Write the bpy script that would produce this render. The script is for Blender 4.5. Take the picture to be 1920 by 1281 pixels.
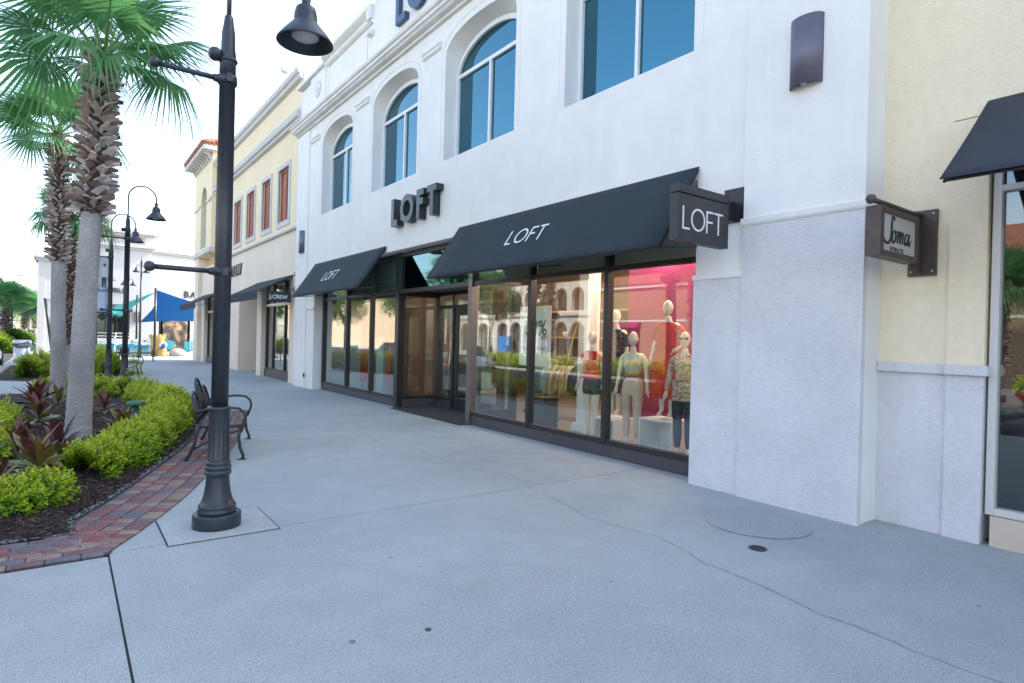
import bpy, bmesh, math, random
import numpy as np
from mathutils import Vector, Matrix, Quaternion
from mathutils.geometry import tessellate_polygon
random.seed(7); np.random.seed(7)
PI = math.pi
R = math.radians
sc = bpy.context.scene
for o in list(bpy.data.objects): bpy.data.objects.remove(o)
COL = sc.collection

# ---------------------------------------------------------------- camera, sky, sun, exposure
cam_d = bpy.data.cameras.new('camera'); cam = bpy.data.objects.new('camera', cam_d); COL.objects.link(cam)
F_PX, YAW, PITCH, ROLL = 1129.15, R(36.645), R(-0.185), R(1.4735)
fw = Vector((math.sin(YAW)*math.cos(PITCH), math.cos(YAW)*math.cos(PITCH), math.sin(PITCH)))
rt0 = Vector((math.cos(YAW), -math.sin(YAW), 0)); up0 = rt0.cross(fw)
rt = rt0*math.cos(ROLL) + up0*math.sin(ROLL); up = -rt0*math.sin(ROLL) + up0*math.cos(ROLL)
cam.matrix_world = Matrix(((rt.x, up.x, -fw.x, 0), (rt.y, up.y, -fw.y, 0), (rt.z, up.z, -fw.z, 1.65), (0, 0, 0, 1)))
cam_d.sensor_width = 36; cam_d.lens = F_PX*36/1920; cam_d.clip_start = 0.05; cam_d.clip_end = 2000
sc.camera = cam
SUN_EL, SUN_ROT = R(38), R(98)
w = bpy.data.worlds.new('World'); sc.world = w; w.use_nodes = True
nt = w.node_tree; nt.nodes.clear()
sky = nt.nodes.new('ShaderNodeTexSky'); sky.sky_type = 'NISHITA'; sky.sun_disc = False
sky.sun_elevation = SUN_EL; sky.sun_rotation = SUN_ROT; sky.altitude = 0; sky.air_density = 1.0; sky.dust_density = 1.6; sky.ozone_density = 0.4
bg = nt.nodes.new('ShaderNodeBackground'); bg.inputs[1].default_value = 0.15
wo = nt.nodes.new('ShaderNodeOutputWorld'); hs = nt.nodes.new('ShaderNodeHueSaturation'); hs.inputs['Saturation'].default_value = 0.84; nt.links.new(sky.outputs[0], hs.inputs['Color']); nt.links.new(hs.outputs[0], bg.inputs[0]); nt.links.new(bg.outputs[0], wo.inputs[0])
sd = bpy.data.lights.new('sun', 'SUN'); sd.energy = 2.1; sd.angle = R(0.5); sd.color = (1, 0.93, 0.82)
so = bpy.data.objects.new('sun', sd); COL.objects.link(so)
sdir = Vector((math.sin(SUN_ROT)*math.cos(SUN_EL), math.cos(SUN_ROT)*math.cos(SUN_EL), math.sin(SUN_EL)))
so.rotation_euler = (-sdir).to_track_quat('-Z', 'Y').to_euler(); so.location = (30, -5, 30)
vs = sc.view_settings; vs.view_transform = 'Standard'; vs.look = 'None'; vs.gamma = 1; vs.use_curve_mapping = False
vs.exposure = 2.03
sc.render.engine = 'CYCLES'

# ---------------------------------------------------------------- helpers
def rnd(a, b): return random.uniform(a, b)
def tag(o, label=None, cat=None, group=None, kind=None):
    if label: o['label'] = label
    if cat: o['category'] = cat
    if group: o['group'] = group
    if kind: o['kind'] = kind
    return o
def thing(name, label, cat, loc=(0, 0, 0), rz=0, group=None):
    o = bpy.data.objects.new(name, None); COL.objects.link(o); o.empty_display_size = 0.1
    o.location = loc; o.rotation_euler = (0, 0, rz)
    return tag(o, label, cat, group)
def copy_tree(o, parent=None, loc=None, rz=None, label=None, group=None):
    c = o.copy(); COL.objects.link(c); c.parent = parent
    if loc is not None: c.location = loc
    if rz is not None: c.rotation_euler = (0, 0, rz)
    if label: c['label'] = label
    if group: c['group'] = group
    for ch in KIDS.get(o.name, []): copy_tree(ch, c)
    return c
KIDS = {}
class MB:
    def __init__(s): s.v = []; s.f = []; s.m = []; s.sm = []; s.mi = 0; s.smooth = False
    def add(s, vs, fs, smooth=None):
        b = len(s.v); s.v += [tuple(p) for p in vs]
        for f in fs:
            s.f.append(tuple(i+b for i in f)); s.m.append(s.mi); s.sm.append(s.smooth if smooth is None else smooth)
        return s
    def box(s, x0, x1, y0, y1, z0, z1, M=None):
        if x0 > x1: x0, x1 = x1, x0
        if y0 > y1: y0, y1 = y1, y0
        if z0 > z1: z0, z1 = z1, z0
        v = [(x0,y0,z0),(x1,y0,z0),(x1,y1,z0),(x0,y1,z0),(x0,y0,z1),(x1,y0,z1),(x1,y1,z1),(x0,y1,z1)]
        if M is not None: v = [tuple(M @ Vector(p)) for p in v]
        return s.add(v, [(0,3,2,1),(4,5,6,7),(0,1,5,4),(1,2,6,5),(2,3,7,6),(3,0,4,7)])
    def tube(s, pts, rad, n=8, caps=True, smooth=True):
        pts = [Vector(p) for p in pts]; k = len(pts)
        if not hasattr(rad, '__len__'): rad = [rad]*k
        vs = []; prev = None
        for i, p in enumerate(pts):
            if i == 0: t = pts[1]-p
            elif i == k-1: t = p-pts[i-1]
            else: t = (pts[i+1]-p).normalized()+(p-pts[i-1]).normalized()
            t = t.normalized() if t.length > 1e-9 else Vector((0, 0, 1))
            if prev is None:
                a = Vector((0, 0, 1)) if abs(t.z) < 0.9 else Vector((1, 0, 0))
                u = t.cross(a).normalized()
            else:
                u = (prev-t*prev.dot(t)); u = u.normalized() if u.length > 1e-6 else t.orthogonal().normalized()
            prev = u; w_ = t.cross(u)
            for j in range(n):
                a = 2*PI*j/n; vs.append(p+(u*math.cos(a)+w_*math.sin(a))*rad[i])
        fs = [(i*n+j, i*n+(j+1) % n, (i+1)*n+(j+1) % n, (i+1)*n+j) for i in range(k-1) for j in range(n)]
        s.add(vs, fs, smooth)
        if caps:
            b = len(s.v)-k*n
            s.f.append(tuple(b+j for j in reversed(range(n)))); s.m.append(s.mi); s.sm.append(False)
            s.f.append(tuple(b+(k-1)*n+j for j in range(n))); s.m.append(s.mi); s.sm.append(False)
        return s
    def lathe(s, prof, c=(0, 0, 0), n=24, M=None, smooth=True, sx=1, sy=1):
        vs = []
        for r, z in prof:
            for j in range(n):
                a = 2*PI*j/n; p = Vector((r*math.cos(a)*sx, r*math.sin(a)*sy, z))
                if M is not None: p = M @ p
                vs.append((p.x+c[0], p.y+c[1], p.z+c[2]))
        k = len(prof)
        fs = [(i*n+j, i*n+(j+1) % n, (i+1)*n+(j+1) % n, (i+1)*n+j) for i in range(k-1) for j in range(n)]
        fs.append(tuple(reversed(range(n)))); fs.append(tuple((k-1)*n+j for j in range(n)))
        return s.add(vs, fs, smooth)
    def prism(s, poly, axis, a, b):
        """extrude 2D polygon along axis from a to b. axis x: poly=(y,z); y: (x,z); z: (x,y)"""
        def P(p, t):
            return {'x': (t, p[0], p[1]), 'y': (p[0], t, p[1]), 'z': (p[0], p[1], t)}[axis]
        n = len(poly); vs = [P(p, a) for p in poly]+[P(p, b) for p in poly]
        fs = [(i, (i+1) % n, n+(i+1) % n, n+i) for i in range(n)]
        fs += [tuple(reversed(range(n))), tuple(range(n, 2*n))]
        return s.add(vs, fs)
    def panel(s, outer, holes, x0, x1, inner=None):
        """wall in the YZ plane with holes, thickness x0..x1; inner: back loops of the holes"""
        inner = inner or holes
        for x, loops in ((x0, [outer]+holes), (x1, [outer]+inner)):
            flat = [(x, p[0], p[1]) for l in loops for p in l]
            tris = tessellate_polygon([[Vector((p[0], p[1], 0)) for p in l] for l in loops])
            s.add(flat, [tuple(t) for t in tris], False)
        n = len(outer)
        s.add([(x0, *p) for p in outer]+[(x1, *p) for p in outer], [(i, (i+1) % n, n+(i+1) % n, n+i) for i in range(n)], False)
        for h, g in zip(holes, inner):
            n = len(h)
            s.add([(x0, *p) for p in h]+[(x1, *p) for p in g], [(i, (i+1) % n, n+(i+1) % n, n+i) for i in range(n)], n > 8)
        return s
    def xform(s, M): s.v = [tuple(M @ Vector(p)) for p in s.v]; return s
    def mesh(s, name, mats):
        me = bpy.data.meshes.new(name); me.from_pydata(s.v, [], s.f)
        for m in (mats if isinstance(mats, (list, tuple)) else [mats]): me.materials.append(m)
        me.polygons.foreach_set('material_index', s.m); me.polygons.foreach_set('use_smooth', s.sm)
        bm = bmesh.new(); bm.from_mesh(me); bmesh.ops.recalc_face_normals(bm, faces=bm.faces); bm.to_mesh(me); bm.free()
        me.update(); return me
    def build(s, name, mats, parent=None, world=True, bevel=0, **kw):
        if parent is not None and world:
            L = parent.location
            pp = parent.parent
            while pp is not None: L = L+pp.location; pp = pp.parent
            s.v = [(p[0]-L[0], p[1]-L[1], p[2]-L[2]) for p in s.v]
        o = put(name, s.mesh(name, mats), parent, **kw)
        if bevel:
            b = o.modifiers.new('bevel', 'BEVEL'); b.width = bevel; b.segments = 2; b.limit_method = 'ANGLE'; b.angle_limit = R(40)
        return o
def put(name, me, parent=None, loc=None, rot=None, scale=None, label=None, cat=None, group=None, kind=None):
    o = bpy.data.objects.new(name, me); COL.objects.link(o); o.parent = parent
    if parent is not None: KIDS.setdefault(parent.name, []).append(o)
    if loc is not None: o.location = loc
    if rot is not None: o.rotation_euler = rot
    if scale is not None: o.scale = scale if hasattr(scale, '__len__') else (scale,)*3
    return tag(o, label, cat, group, kind)
def np_mesh(name, V, Fq, mats, attr=None, smooth=False):
    """V (n,3) array, Fq (m,k) int array; attr: per-vertex float attribute 'tone'"""
    me = bpy.data.meshes.new(name); n, (m, k) = len(V), Fq.shape
    me.vertices.add(n); me.vertices.foreach_set('co', np.asarray(V, np.float32).ravel())
    me.loops.add(m*k); me.loops.foreach_set('vertex_index', Fq.astype(np.int32).ravel())
    me.polygons.add(m); me.polygons.foreach_set('loop_start', np.arange(m, dtype=np.int32)*k)
    me.polygons.foreach_set('use_smooth', np.full(m, smooth))
    for mt in (mats if isinstance(mats, (list, tuple)) else [mats]): me.materials.append(mt)
    me.update(calc_edges=True)
    if attr is not None:
        a = me.attributes.new('tone', 'FLOAT', 'POINT'); a.data.foreach_set('value', np.asarray(attr, np.float32))
    me.validate(); return me
def scatter(name, bv, bf, pos, rot, scl, mats, tone=None, btone=None, smooth=False):
    """instances of a base mesh realised into one mesh. rot: (n,3,3)"""
    n = len(pos); k = len(bv)
    V = np.einsum('nij,kj->nki', rot, bv)*scl[:, None, None]+pos[:, None, :]
    Fq = (bf[None]+(np.arange(n)*k)[:, None, None]).reshape(-1, bf.shape[1])
    at = None
    if tone is not None: at = (tone[:, None]+(btone[None] if btone is not None else 0)+np.zeros((n, k))).ravel()
    return np_mesh(name, V.reshape(-1, 3), Fq, mats, at, smooth)
def rotmats(yaw, tilt, spin):
    """z-up base turned by spin about z, tilted by tilt, then yawed"""
    cy, sy, ct, st, cs, ss = np.cos(yaw), np.sin(yaw), np.cos(tilt), np.sin(tilt), np.cos(spin), np.sin(spin)
    z = np.zeros_like(yaw); o = np.ones_like(yaw)
    Rz = np.stack([np.stack([cy, -sy, z], -1), np.stack([sy, cy, z], -1), np.stack([z, z, o], -1)], -2)
    Rx = np.stack([np.stack([o, z, z], -1), np.stack([z, ct, -st], -1), np.stack([z, st, ct], -1)], -2)
    Rs = np.stack([np.stack([cs, -ss, z], -1), np.stack([ss, cs, z], -1), np.stack([z, z, o], -1)], -2)
    return Rz @ Rx @ Rs

# ---------------------------------------------------------------- materials
def new_mat(name):
    m = bpy.data.materials.new(name); m.use_nodes = True
    return m, m.node_tree, m.node_tree.nodes['Principled BSDF']
def mat(name, col, rough=0.6, metal=0.0, var=0.0, scale=8.0, bump=0.0, bscale=120.0, spec=None, emit=None, es=0, stains=0.0, sscale=0.6, attr=None, tint=None, streak=0.0):
    m, t, p = new_mat(name); N = t.nodes; L = t.links
    p.inputs['Base Color'].default_value = (*col, 1); p.inputs['Roughness'].default_value = rough; p.inputs['Metallic'].default_value = metal
    if spec is not None: p.inputs['Specular IOR Level'].default_value = spec
    if emit: p.inputs['Emission Color'].default_value = (*emit, 1); p.inputs['Emission Strength'].default_value = es
    tc = N.new('ShaderNodeTexCoord'); src = None
    if var or stains or tint:
        cur = None
        def noise(sc_, det=4):
            n = N.new('ShaderNodeTexNoise'); n.inputs['Scale'].default_value = sc_; n.inputs['Detail'].default_value = det
            L.new(tc.outputs['Object'], n.inputs['Vector']); return n
        def mul(src_, fac, lo, hi, amt):
            r = N.new('ShaderNodeMapRange'); r.inputs[1].default_value = lo; r.inputs[2].default_value = hi
            r.inputs[3].default_value = 1-amt; r.inputs[4].default_value = 1+amt*0.6; L.new(fac, r.inputs[0])
            v = N.new('ShaderNodeVectorMath'); v.operation = 'SCALE'
            if src_ is None: v.inputs[0].default_value = col
            else: L.new(src_, v.inputs[0])
            L.new(r.outputs[0], v.inputs['Scale']); return v.outputs[0]
        if streak:
            mp = N.new('ShaderNodeMapping'); mp.inputs['Scale'].default_value = (2.2, 2.2, .16); L.new(tc.outputs['Object'], mp.inputs[0]); sn = N.new('ShaderNodeTexNoise'); sn.inputs['Scale'].default_value = 1.6; sn.inputs['Detail'].default_value = 7; sn.inputs['Roughness'].default_value = .65; L.new(mp.outputs[0], sn.inputs[0]); cur = mul(cur, sn.outputs[0], .38, .62, streak)
        if var: cur = mul(cur, noise(scale).outputs[0], 0.3, 0.7, var)
        if stains: cur = mul(cur, noise(sscale, 6).outputs[0], 0.35, 0.65, stains)
        if tint:
            o = N.new('ShaderNodeObjectInfo'); mx = N.new('ShaderNodeMix'); mx.data_type = 'RGBA'; mx.blend_type = 'MIX'
            if cur is not None: L.new(cur, mx.inputs[6])
            else: mx.inputs[6].default_value = (*col, 1)
            mx.inputs[7].default_value = (*tint, 1); L.new(o.outputs['Random'], mx.inputs[0]); cur = mx.outputs[2]
        L.new(cur, p.inputs['Base Color'])
    if bump:
        n = N.new('ShaderNodeTexNoise'); n.inputs['Scale'].default_value = bscale; n.inputs['Detail'].default_value = 5
        L.new(tc.outputs['Object'], n.inputs['Vector'])
        b = N.new('ShaderNodeBump'); b.inputs['Strength'].default_value = 0.8; b.inputs['Distance'].default_value = bump
        L.new(n.outputs[0], b.inputs['Height']); L.new(b.outputs[0], p.inputs['Normal'])
    return m
def ramp_mat(name, stops, rough=0.5, trans=0.0, source='tone', spec=0.4, scale=6):
    """leaf-like material: colour from the per-vertex tone or from the per-object random value"""
    m, t, p = new_mat(name); N = t.nodes; L = t.links
    r = N.new('ShaderNodeValToRGB'); e = r.color_ramp.elements
    while len(e) < len(stops): e.new(0.5)
    for el, (pos, c) in zip(e, stops): el.position = pos; el.color = (*c, 1)
    if source == 'tone': a = N.new('ShaderNodeAttribute'); a.attribute_name = 'tone'; L.new(a.outputs['Fac'], r.inputs[0])
    elif source == 'object': a = N.new('ShaderNodeObjectInfo'); L.new(a.outputs['Random'], r.inputs[0])
    else:
        tc = N.new('ShaderNodeTexCoord'); a = N.new('ShaderNodeTexNoise'); a.inputs['Scale'].default_value = scale; a.inputs['Detail'].default_value = 5
        L.new(tc.outputs['Object'], a.inputs['Vector']); L.new(a.outputs[0], r.inputs[0])
    L.new(r.outputs[0], p.inputs['Base Color']); p.inputs['Roughness'].default_value = rough; p.inputs['Specular IOR Level'].default_value = spec
    if trans:
        tr = N.new('ShaderNodeBsdfTranslucent'); L.new(r.outputs[0], tr.inputs[0]); mx = N.new('ShaderNodeMixShader'); mx.inputs[0].default_value = trans
        L.new(p.outputs[0], mx.inputs[1]); L.new(tr.outputs[0], mx.inputs[2]); L.new(mx.outputs[0], N['Material Output'].inputs[0])
    return m
def glass_mat(name, tint=(0.86, 0.93, 0.9), ior=1.8, rough=0.0, gloss=(1, 1, 1)):
    m = bpy.data.materials.new(name); m.use_nodes = True; t = m.node_tree; N = t.nodes; L = t.links; N.clear()
    tr = N.new('ShaderNodeBsdfTransparent'); tr.inputs[0].default_value = (*tint, 1)
    g = N.new('ShaderNodeBsdfGlossy'); g.inputs['Color'].default_value = (*gloss, 1); g.inputs['Roughness'].default_value = rough
    fr = N.new('ShaderNodeFresnel'); fr.inputs['IOR'].default_value = ior
    ge = N.new('ShaderNodeNewGeometry')  # same reflectance from both sides
    mx = N.new('ShaderNodeMixShader'); o = N.new('ShaderNodeOutputMaterial')
    lw = N.new('ShaderNodeLayerWeight'); lw.inputs[0].default_value = 0.5
    pw = N.new('ShaderNodeMath'); pw.operation = 'POWER'; pw.inputs[1].default_value = 2.6; L.new(lw.outputs['Facing'], pw.inputs[0])
    ma = N.new('ShaderNodeMath'); ma.operation = 'MULTIPLY_ADD'; ma.inputs[1].default_value = 0.72; ma.inputs[2].default_value = ((ior-1)/(ior+1))**2*1.6; ma.use_clamp = True
    L.new(pw.outputs[0], ma.inputs[0]); L.new(ma.outputs[0], mx.inputs[0])
    L.new(tr.outputs[0], mx.inputs[1]); L.new(g.outputs[0], mx.inputs[2]); L.new(mx.outputs[0], o.inputs[0])
    return m
def speckle_mat(name, col):
    m, t, p = new_mat(name); N = t.nodes; L = t.links; p.inputs['Roughness'].default_value = .88
    tc = N.new('ShaderNodeTexCoord'); cur = None
    for sc_, det, lo, hi, a, b_ in ((120, 3, .36, .64, .79, 1.23), (40, 4, .3, .7, .90, 1.09), (3.2, 6, .3, .7, .94, 1.05), (.55, 5, .35, .65, .92, 1.05)):
        n = N.new('ShaderNodeTexNoise'); n.inputs['Scale'].default_value = sc_; n.inputs['Detail'].default_value = det; L.new(tc.outputs['Object'], n.inputs[0])
        r = N.new('ShaderNodeMapRange'); r.inputs[1].default_value = lo; r.inputs[2].default_value = hi; r.inputs[3].default_value = a; r.inputs[4].default_value = b_; L.new(n.outputs[0], r.inputs[0])
        v = N.new('ShaderNodeVectorMath'); v.operation = 'SCALE'; L.new(r.outputs[0], v.inputs['Scale'])
        if cur is None: v.inputs[0].default_value = col
        else: L.new(cur, v.inputs[0])
        cur = v.outputs[0]
        if sc_ == 120: first = n
    vo = N.new('ShaderNodeTexVoronoi'); vo.inputs['Scale'].default_value = 55; L.new(tc.outputs['Object'], vo.inputs[0])
    r = N.new('ShaderNodeMapRange'); r.inputs[1].default_value = .12; r.inputs[2].default_value = .05; r.inputs[3].default_value = 0; r.inputs[4].default_value = .45; L.new(vo.outputs[0], r.inputs[0])
    mx = N.new('ShaderNodeMix'); mx.data_type = 'RGBA'; L.new(r.outputs[0], mx.inputs[0]); L.new(cur, mx.inputs[6]); mx.inputs[7].default_value = (.62, .66, .70, 1); L.new(mx.outputs[2], p.inputs['Base Color'])
    b = N.new('ShaderNodeBump'); b.inputs['Strength'].default_value = .7; b.inputs['Distance'].default_value = .003; L.new(first.outputs[0], b.inputs['Height']); L.new(b.outputs[0], p.inputs['Normal']); return m
def trunk_mat():
    m, t, p = new_mat('grey_palm_trunk'); N = t.nodes; L = t.links; p.inputs['Roughness'].default_value = .9
    tc = N.new('ShaderNodeTexCoord'); cur = None; hs = []
    for scl, det, lo, hi, a, b_ in (((70, 70, 14), 4, .35, .65, .90, 1.08), ((14, 14, 85), 4, .35, .65, .84, 1.12), ((3, 3, 1.2), 5, .3, .7, .74, 1.2)):
        mp = N.new('ShaderNodeMapping'); mp.inputs['Scale'].default_value = scl; L.new(tc.outputs['Object'], mp.inputs[0])
        n = N.new('ShaderNodeTexNoise'); n.inputs['Scale'].default_value = 1; n.inputs['Detail'].default_value = det; L.new(mp.outputs[0], n.inputs[0]); hs.append(n)
        r = N.new('ShaderNodeMapRange'); r.inputs[1].default_value = lo; r.inputs[2].default_value = hi; r.inputs[3].default_value = a; r.inputs[4].default_value = b_; L.new(n.outputs[0], r.inputs[0])
        v = N.new('ShaderNodeVectorMath'); v.operation = 'SCALE'; L.new(r.outputs[0], v.inputs['Scale'])
        if cur is None: v.inputs[0].default_value = (.36, .345, .335)
        else: L.new(cur, v.inputs[0])
        cur = v.outputs[0]
    L.new(cur, p.inputs['Base Color']); ad = N.new('ShaderNodeMath'); ad.operation = 'ADD'; L.new(hs[0].outputs[0], ad.inputs[0]); L.new(hs[1].outputs[0], ad.inputs[1])
    b = N.new('ShaderNodeBump'); b.inputs['Strength'].default_value = .9; b.inputs['Distance'].default_value = .010; L.new(ad.outputs[0], b.inputs['Height']); L.new(b.outputs[0], p.inputs['Normal']); return m
M = {}
M['stucco'] = mat('white_stucco', (0.84, 0.82, 0.785), 0.85, var=0.03, scale=3, bump=0.005, bscale=55, stains=0.04, streak=.018)
M['stucco_grey'] = mat('grey_white_stucco', (0.71, 0.69, 0.70), 0.9, var=0.05, scale=14, bump=0.014, bscale=48, stains=0.06, sscale=1.5, streak=.02)
M['trim'] = mat('smooth_trim', (0.79, 0.775, 0.745), 0.75, var=0.03, scale=6, bump=0.001, stains=0.07, sscale=2)
M['yellow'] = mat('pale_yellow_stucco', (0.88, 0.765, 0.55), 0.88, var=0.04, scale=12, bump=0.010, bscale=50, stains=0.05, streak=.02)
M['peach'] = mat('peach_stucco', (0.85, 0.72, 0.58), 0.88, var=0.03, scale=4, bump=0.004, stains=0.05)
M['cream'] = mat('cream_stucco', (0.86, 0.73, 0.50), 0.88, var=0.03, scale=4, bump=0.004, stains=0.05)
M['jtrim'] = mat('grey_trim', (0.60, 0.58, 0.57), 0.8, var=0.03, stains=0.05)
M['concrete'] = speckle_mat('broom_concrete', (0.375, 0.402, 0.395))
M['concrete_light'] = speckle_mat('light_concrete', (0.42, 0.44, 0.43))
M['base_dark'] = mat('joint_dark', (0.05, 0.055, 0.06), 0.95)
M['stain'] = speckle_mat('damp_concrete', (0.33, 0.35, 0.35))
M['stain2'] = speckle_mat('patched_concrete', (0.365, 0.39, 0.388))
M['asphalt'] = mat('asphalt', (0.055, 0.056, 0.06), 0.9, var=0.15, scale=60, bump=0.004, stains=0.15)
M['kerb'] = mat('kerb_concrete', (0.48, 0.47, 0.45), 0.9, var=0.08, scale=20, bump=0.003)
M['paint'] = mat('road_paint', (0.75, 0.75, 0.72), 0.7, var=0.1, scale=20)
M['sandland'] = mat('dry_ground', (0.16, 0.17, 0.10), 0.95, var=0.2, scale=0.8, bump=0.01, bscale=8)
M['lamp'] = mat('dark_lamp_paint', (0.024, 0.031, 0.041), 0.38, var=0.25, scale=14, bump=0.0006, bscale=300, spec=0.6)
M['lamp_worn'] = mat('worn_lamp_paint', (0.036, 0.036, 0.037), 0.42, var=0.3, scale=10, bump=0.0006, bscale=200)
M['metal_blk'] = mat('black_metal', (0.022, 0.024, 0.028), 0.42, var=0.15, scale=20, spec=0.6)
M['frame'] = mat('bronze_black_frame', (0.022, 0.022, 0.024), 0.38, spec=0.5)
M['alu'] = mat('aluminium_frame', (0.62, 0.65, 0.67), 0.4, metal=0.5)
M['steel'] = mat('brushed_steel', (0.6, 0.6, 0.6), 0.28, metal=1.0, var=0.1, scale=30)
M['canvas'] = mat('dark_awning_canvas', (0.020, 0.031, 0.041), 0.85, var=0.10, scale=2.5, bump=0.0012, bscale=500)
M['canvas_soma'] = mat('slate_awning_canvas', (0.030, 0.036, 0.052), 0.85, var=0.1, scale=2.5, bump=0.0012, bscale=500)
M['white'] = mat('white_paint', (0.8, 0.8, 0.8), 0.5)
M['sign_blk'] = mat('charcoal_sign', (0.035, 0.035, 0.038), 0.45, var=0.1, scale=6)
M['letter_blk'] = mat('black_letter', (0.022, 0.030, 0.038), 0.35)
M['bronze'] = mat('brown_bronze', (0.085, 0.062, 0.055), 0.5, metal=0.2, var=0.15, scale=12)
M['signface'] = mat('pale_sign_face', (0.50, 0.47, 0.43), 0.5)
M['sconce'] = mat('grey_violet_sconce', (0.155, 0.145, 0.19), 0.45, metal=0.3, var=0.08, scale=10)
M['bulb'] = mat('dull_bulb', (0.6, 0.55, 0.45), 0.3)
M['granite'] = mat('grey_granite', (0.075, 0.072, 0.078), 0.4, var=0.35, scale=160, stains=0.1)
M['tile'] = mat('cream_wall_tile', (0.62, 0.52, 0.42), 0.4, var=0.06, scale=6)
M['mat'] = mat('entry_mat', (0.035, 0.04, 0.045), 0.95, var=0.2, scale=90)
M['glass'] = glass_mat('shop_glass', tint=(.93,.97,.95), ior=1.56)
M['blueglass'] = mat('tinted_blue_glass', (0.065, 0.18, 0.235), 0.02, metal=1.0)
M['tealglass'] = mat('tinted_spandrel_glass', (0.11, 0.19, 0.205), 0.03, metal=1.0)
M['darkglass'] = mat('dark_window_glass', (0.10, 0.12, 0.13), 0.03, metal=0.9)
M['rust'] = mat('rust_red_shutter', (0.30, 0.075, 0.045), 0.6, var=0.1, scale=10)
M['roof'] = ramp_mat('clay_roof_tile', [(0, (0.22, 0.07, 0.04)), (0.5, (0.36, 0.14, 0.08)), (1, (0.45, 0.22, 0.14))], 0.8, source='noise', scale=2)
M['mulch'] = ramp_mat('bark_mulch', [(0.3, (0.010, 0.007, 0.006)), (0.5, (0.03, 0.018, 0.014)), (0.7, (0.06, 0.036, 0.03))], 0.95, source='noise', scale=40)
M['chip'] = ramp_mat('bark_chip', [(0, (0.014, 0.009, 0.008)), (0.55, (0.05, 0.028, 0.024)), (0.9, (0.11, 0.07, 0.055)), (1, (0.19, 0.14, 0.11))], 0.9)
M['gravel'] = ramp_mat('pale_grit', [(0, (0.10, 0.11, 0.12)), (0.5, (0.26, 0.28, 0.30)), (1, (0.6, 0.6, 0.6))], 0.9)
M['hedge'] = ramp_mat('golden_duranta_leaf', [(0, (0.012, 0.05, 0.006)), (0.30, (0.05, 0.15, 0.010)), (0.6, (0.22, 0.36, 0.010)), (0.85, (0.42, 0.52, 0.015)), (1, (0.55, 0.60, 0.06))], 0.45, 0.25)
M['hedge_g'] = ramp_mat('green_hedge_leaf', [(0, (0.02, 0.07, 0.01)), (0.5, (0.06, 0.17, 0.015)), (1, (0.22, 0.34, 0.03))], 0.5, 0.25)
M['twig'] = mat('hedge_twig', (0.06, 0.045, 0.03), 0.9)
M['frond'] = ramp_mat('palm_frond_leaf', [(0, (0.07, 0.21, 0.085)), (0.5, (0.13, 0.33, 0.12)), (0.85, (0.28, 0.46, 0.13)), (1, (0.46, 0.45, 0.12))], 0.36, 0.42)
M['petiole'] = mat('palm_petiole', (0.16, 0.26, 0.09), 0.5)
M['trunk'] = trunk_mat()
M['trunk_core'] = mat('palm_trunk_core', (0.07, 0.045, 0.035), 0.95, var=0.4, scale=20, bump=0.02, bscale=30)
M['boot'] = ramp_mat('leaf_base_bark', [(0, (0.16, 0.10, 0.085)), (0.35, (0.38, 0.27, 0.225)), (0.6, (0.48, 0.43, 0.41)), (0.85, (0.60, 0.55, 0.51)), (1, (0.66, 0.54, 0.43))], 0.85, source='object')
M['boot_t'] = ramp_mat('leaf_base_bark_far', [(0, (0.10, 0.06, 0.05)), (0.4, (0.25, 0.18, 0.15)), (0.75, (0.42, 0.35, 0.31)), (1, (0.55, 0.42, 0.31))], 0.85)
M['wood_red'] = mat('red_brown_slat', (0.10, 0.042, 0.034), 0.55, var=0.2, scale=12, bump=0.001, bscale=80)
M['green_fix'] = mat('green_fixture', (0.035, 0.13, 0.105), 0.5)
M['sail_blue'] = mat('blue_shade_cloth', (0.005, 0.13, 0.46), 0.8, var=0.05)
M['sail_teal'] = mat('teal_shade_cloth', (0.01, 0.24, 0.20), 0.8)
M['aqua'] = mat('aqua_paint', (0.02, 0.36, 0.42), 0.55)
M['sand'] = mat('sand_coloured_render', (0.66, 0.42, 0.14), 0.85, var=0.12, scale=8, bump=0.006, bscale=30)
M['shell'] = mat('pale_stone', (0.5, 0.42, 0.38), 0.9, var=0.3, scale=10, bump=0.01, bscale=30)
M['alu_dark'] = mat('dull_aluminium_post', (0.20, 0.18, 0.175), 0.35, metal=0.7)
M['soffit_dark'] = mat('entry_soffit', (0.18, 0.17, 0.17), 0.8)
M['letter_blue'] = mat('dark_blue_letter', (0.035, 0.075, 0.16), 0.4)
M['cream_frame'] = mat('cream_window_frame', (0.62, 0.60, 0.57), 0.45)
M['ink'] = mat('dark_brown_ink', (0.02, 0.018, 0.016), 0.6)
M['greige'] = mat('greige_board', (0.55, 0.52, 0.47), .8)
M['tealgrey'] = mat('grey_board', (0.30, 0.38, 0.37), .8)
CRACKS = [[(3.93,10.24),(4.03,9.53),(4.0,9.10),(3.91,8.4),(4.1,7.9),(4.17,7.58),(4.13,6.77),(4.20,6.18),(4.40,5.96),(4.34,5.51),(4.43,5.37)],
 [(4.18,5.26),(4.10,4.54),(3.97,4.09),(4.01,3.69),(4.10,3.37),(4.01,2.97),(3.89,2.74),(3.91,2.57),(3.87,2.21),(3.78,1.84),(3.81,1.64),(3.77,1.34),(3.76,1.09),(3.78,0.88)],
 [(3.68,11.17),(3.76,10.54),(3.98,10.35)]]
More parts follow.
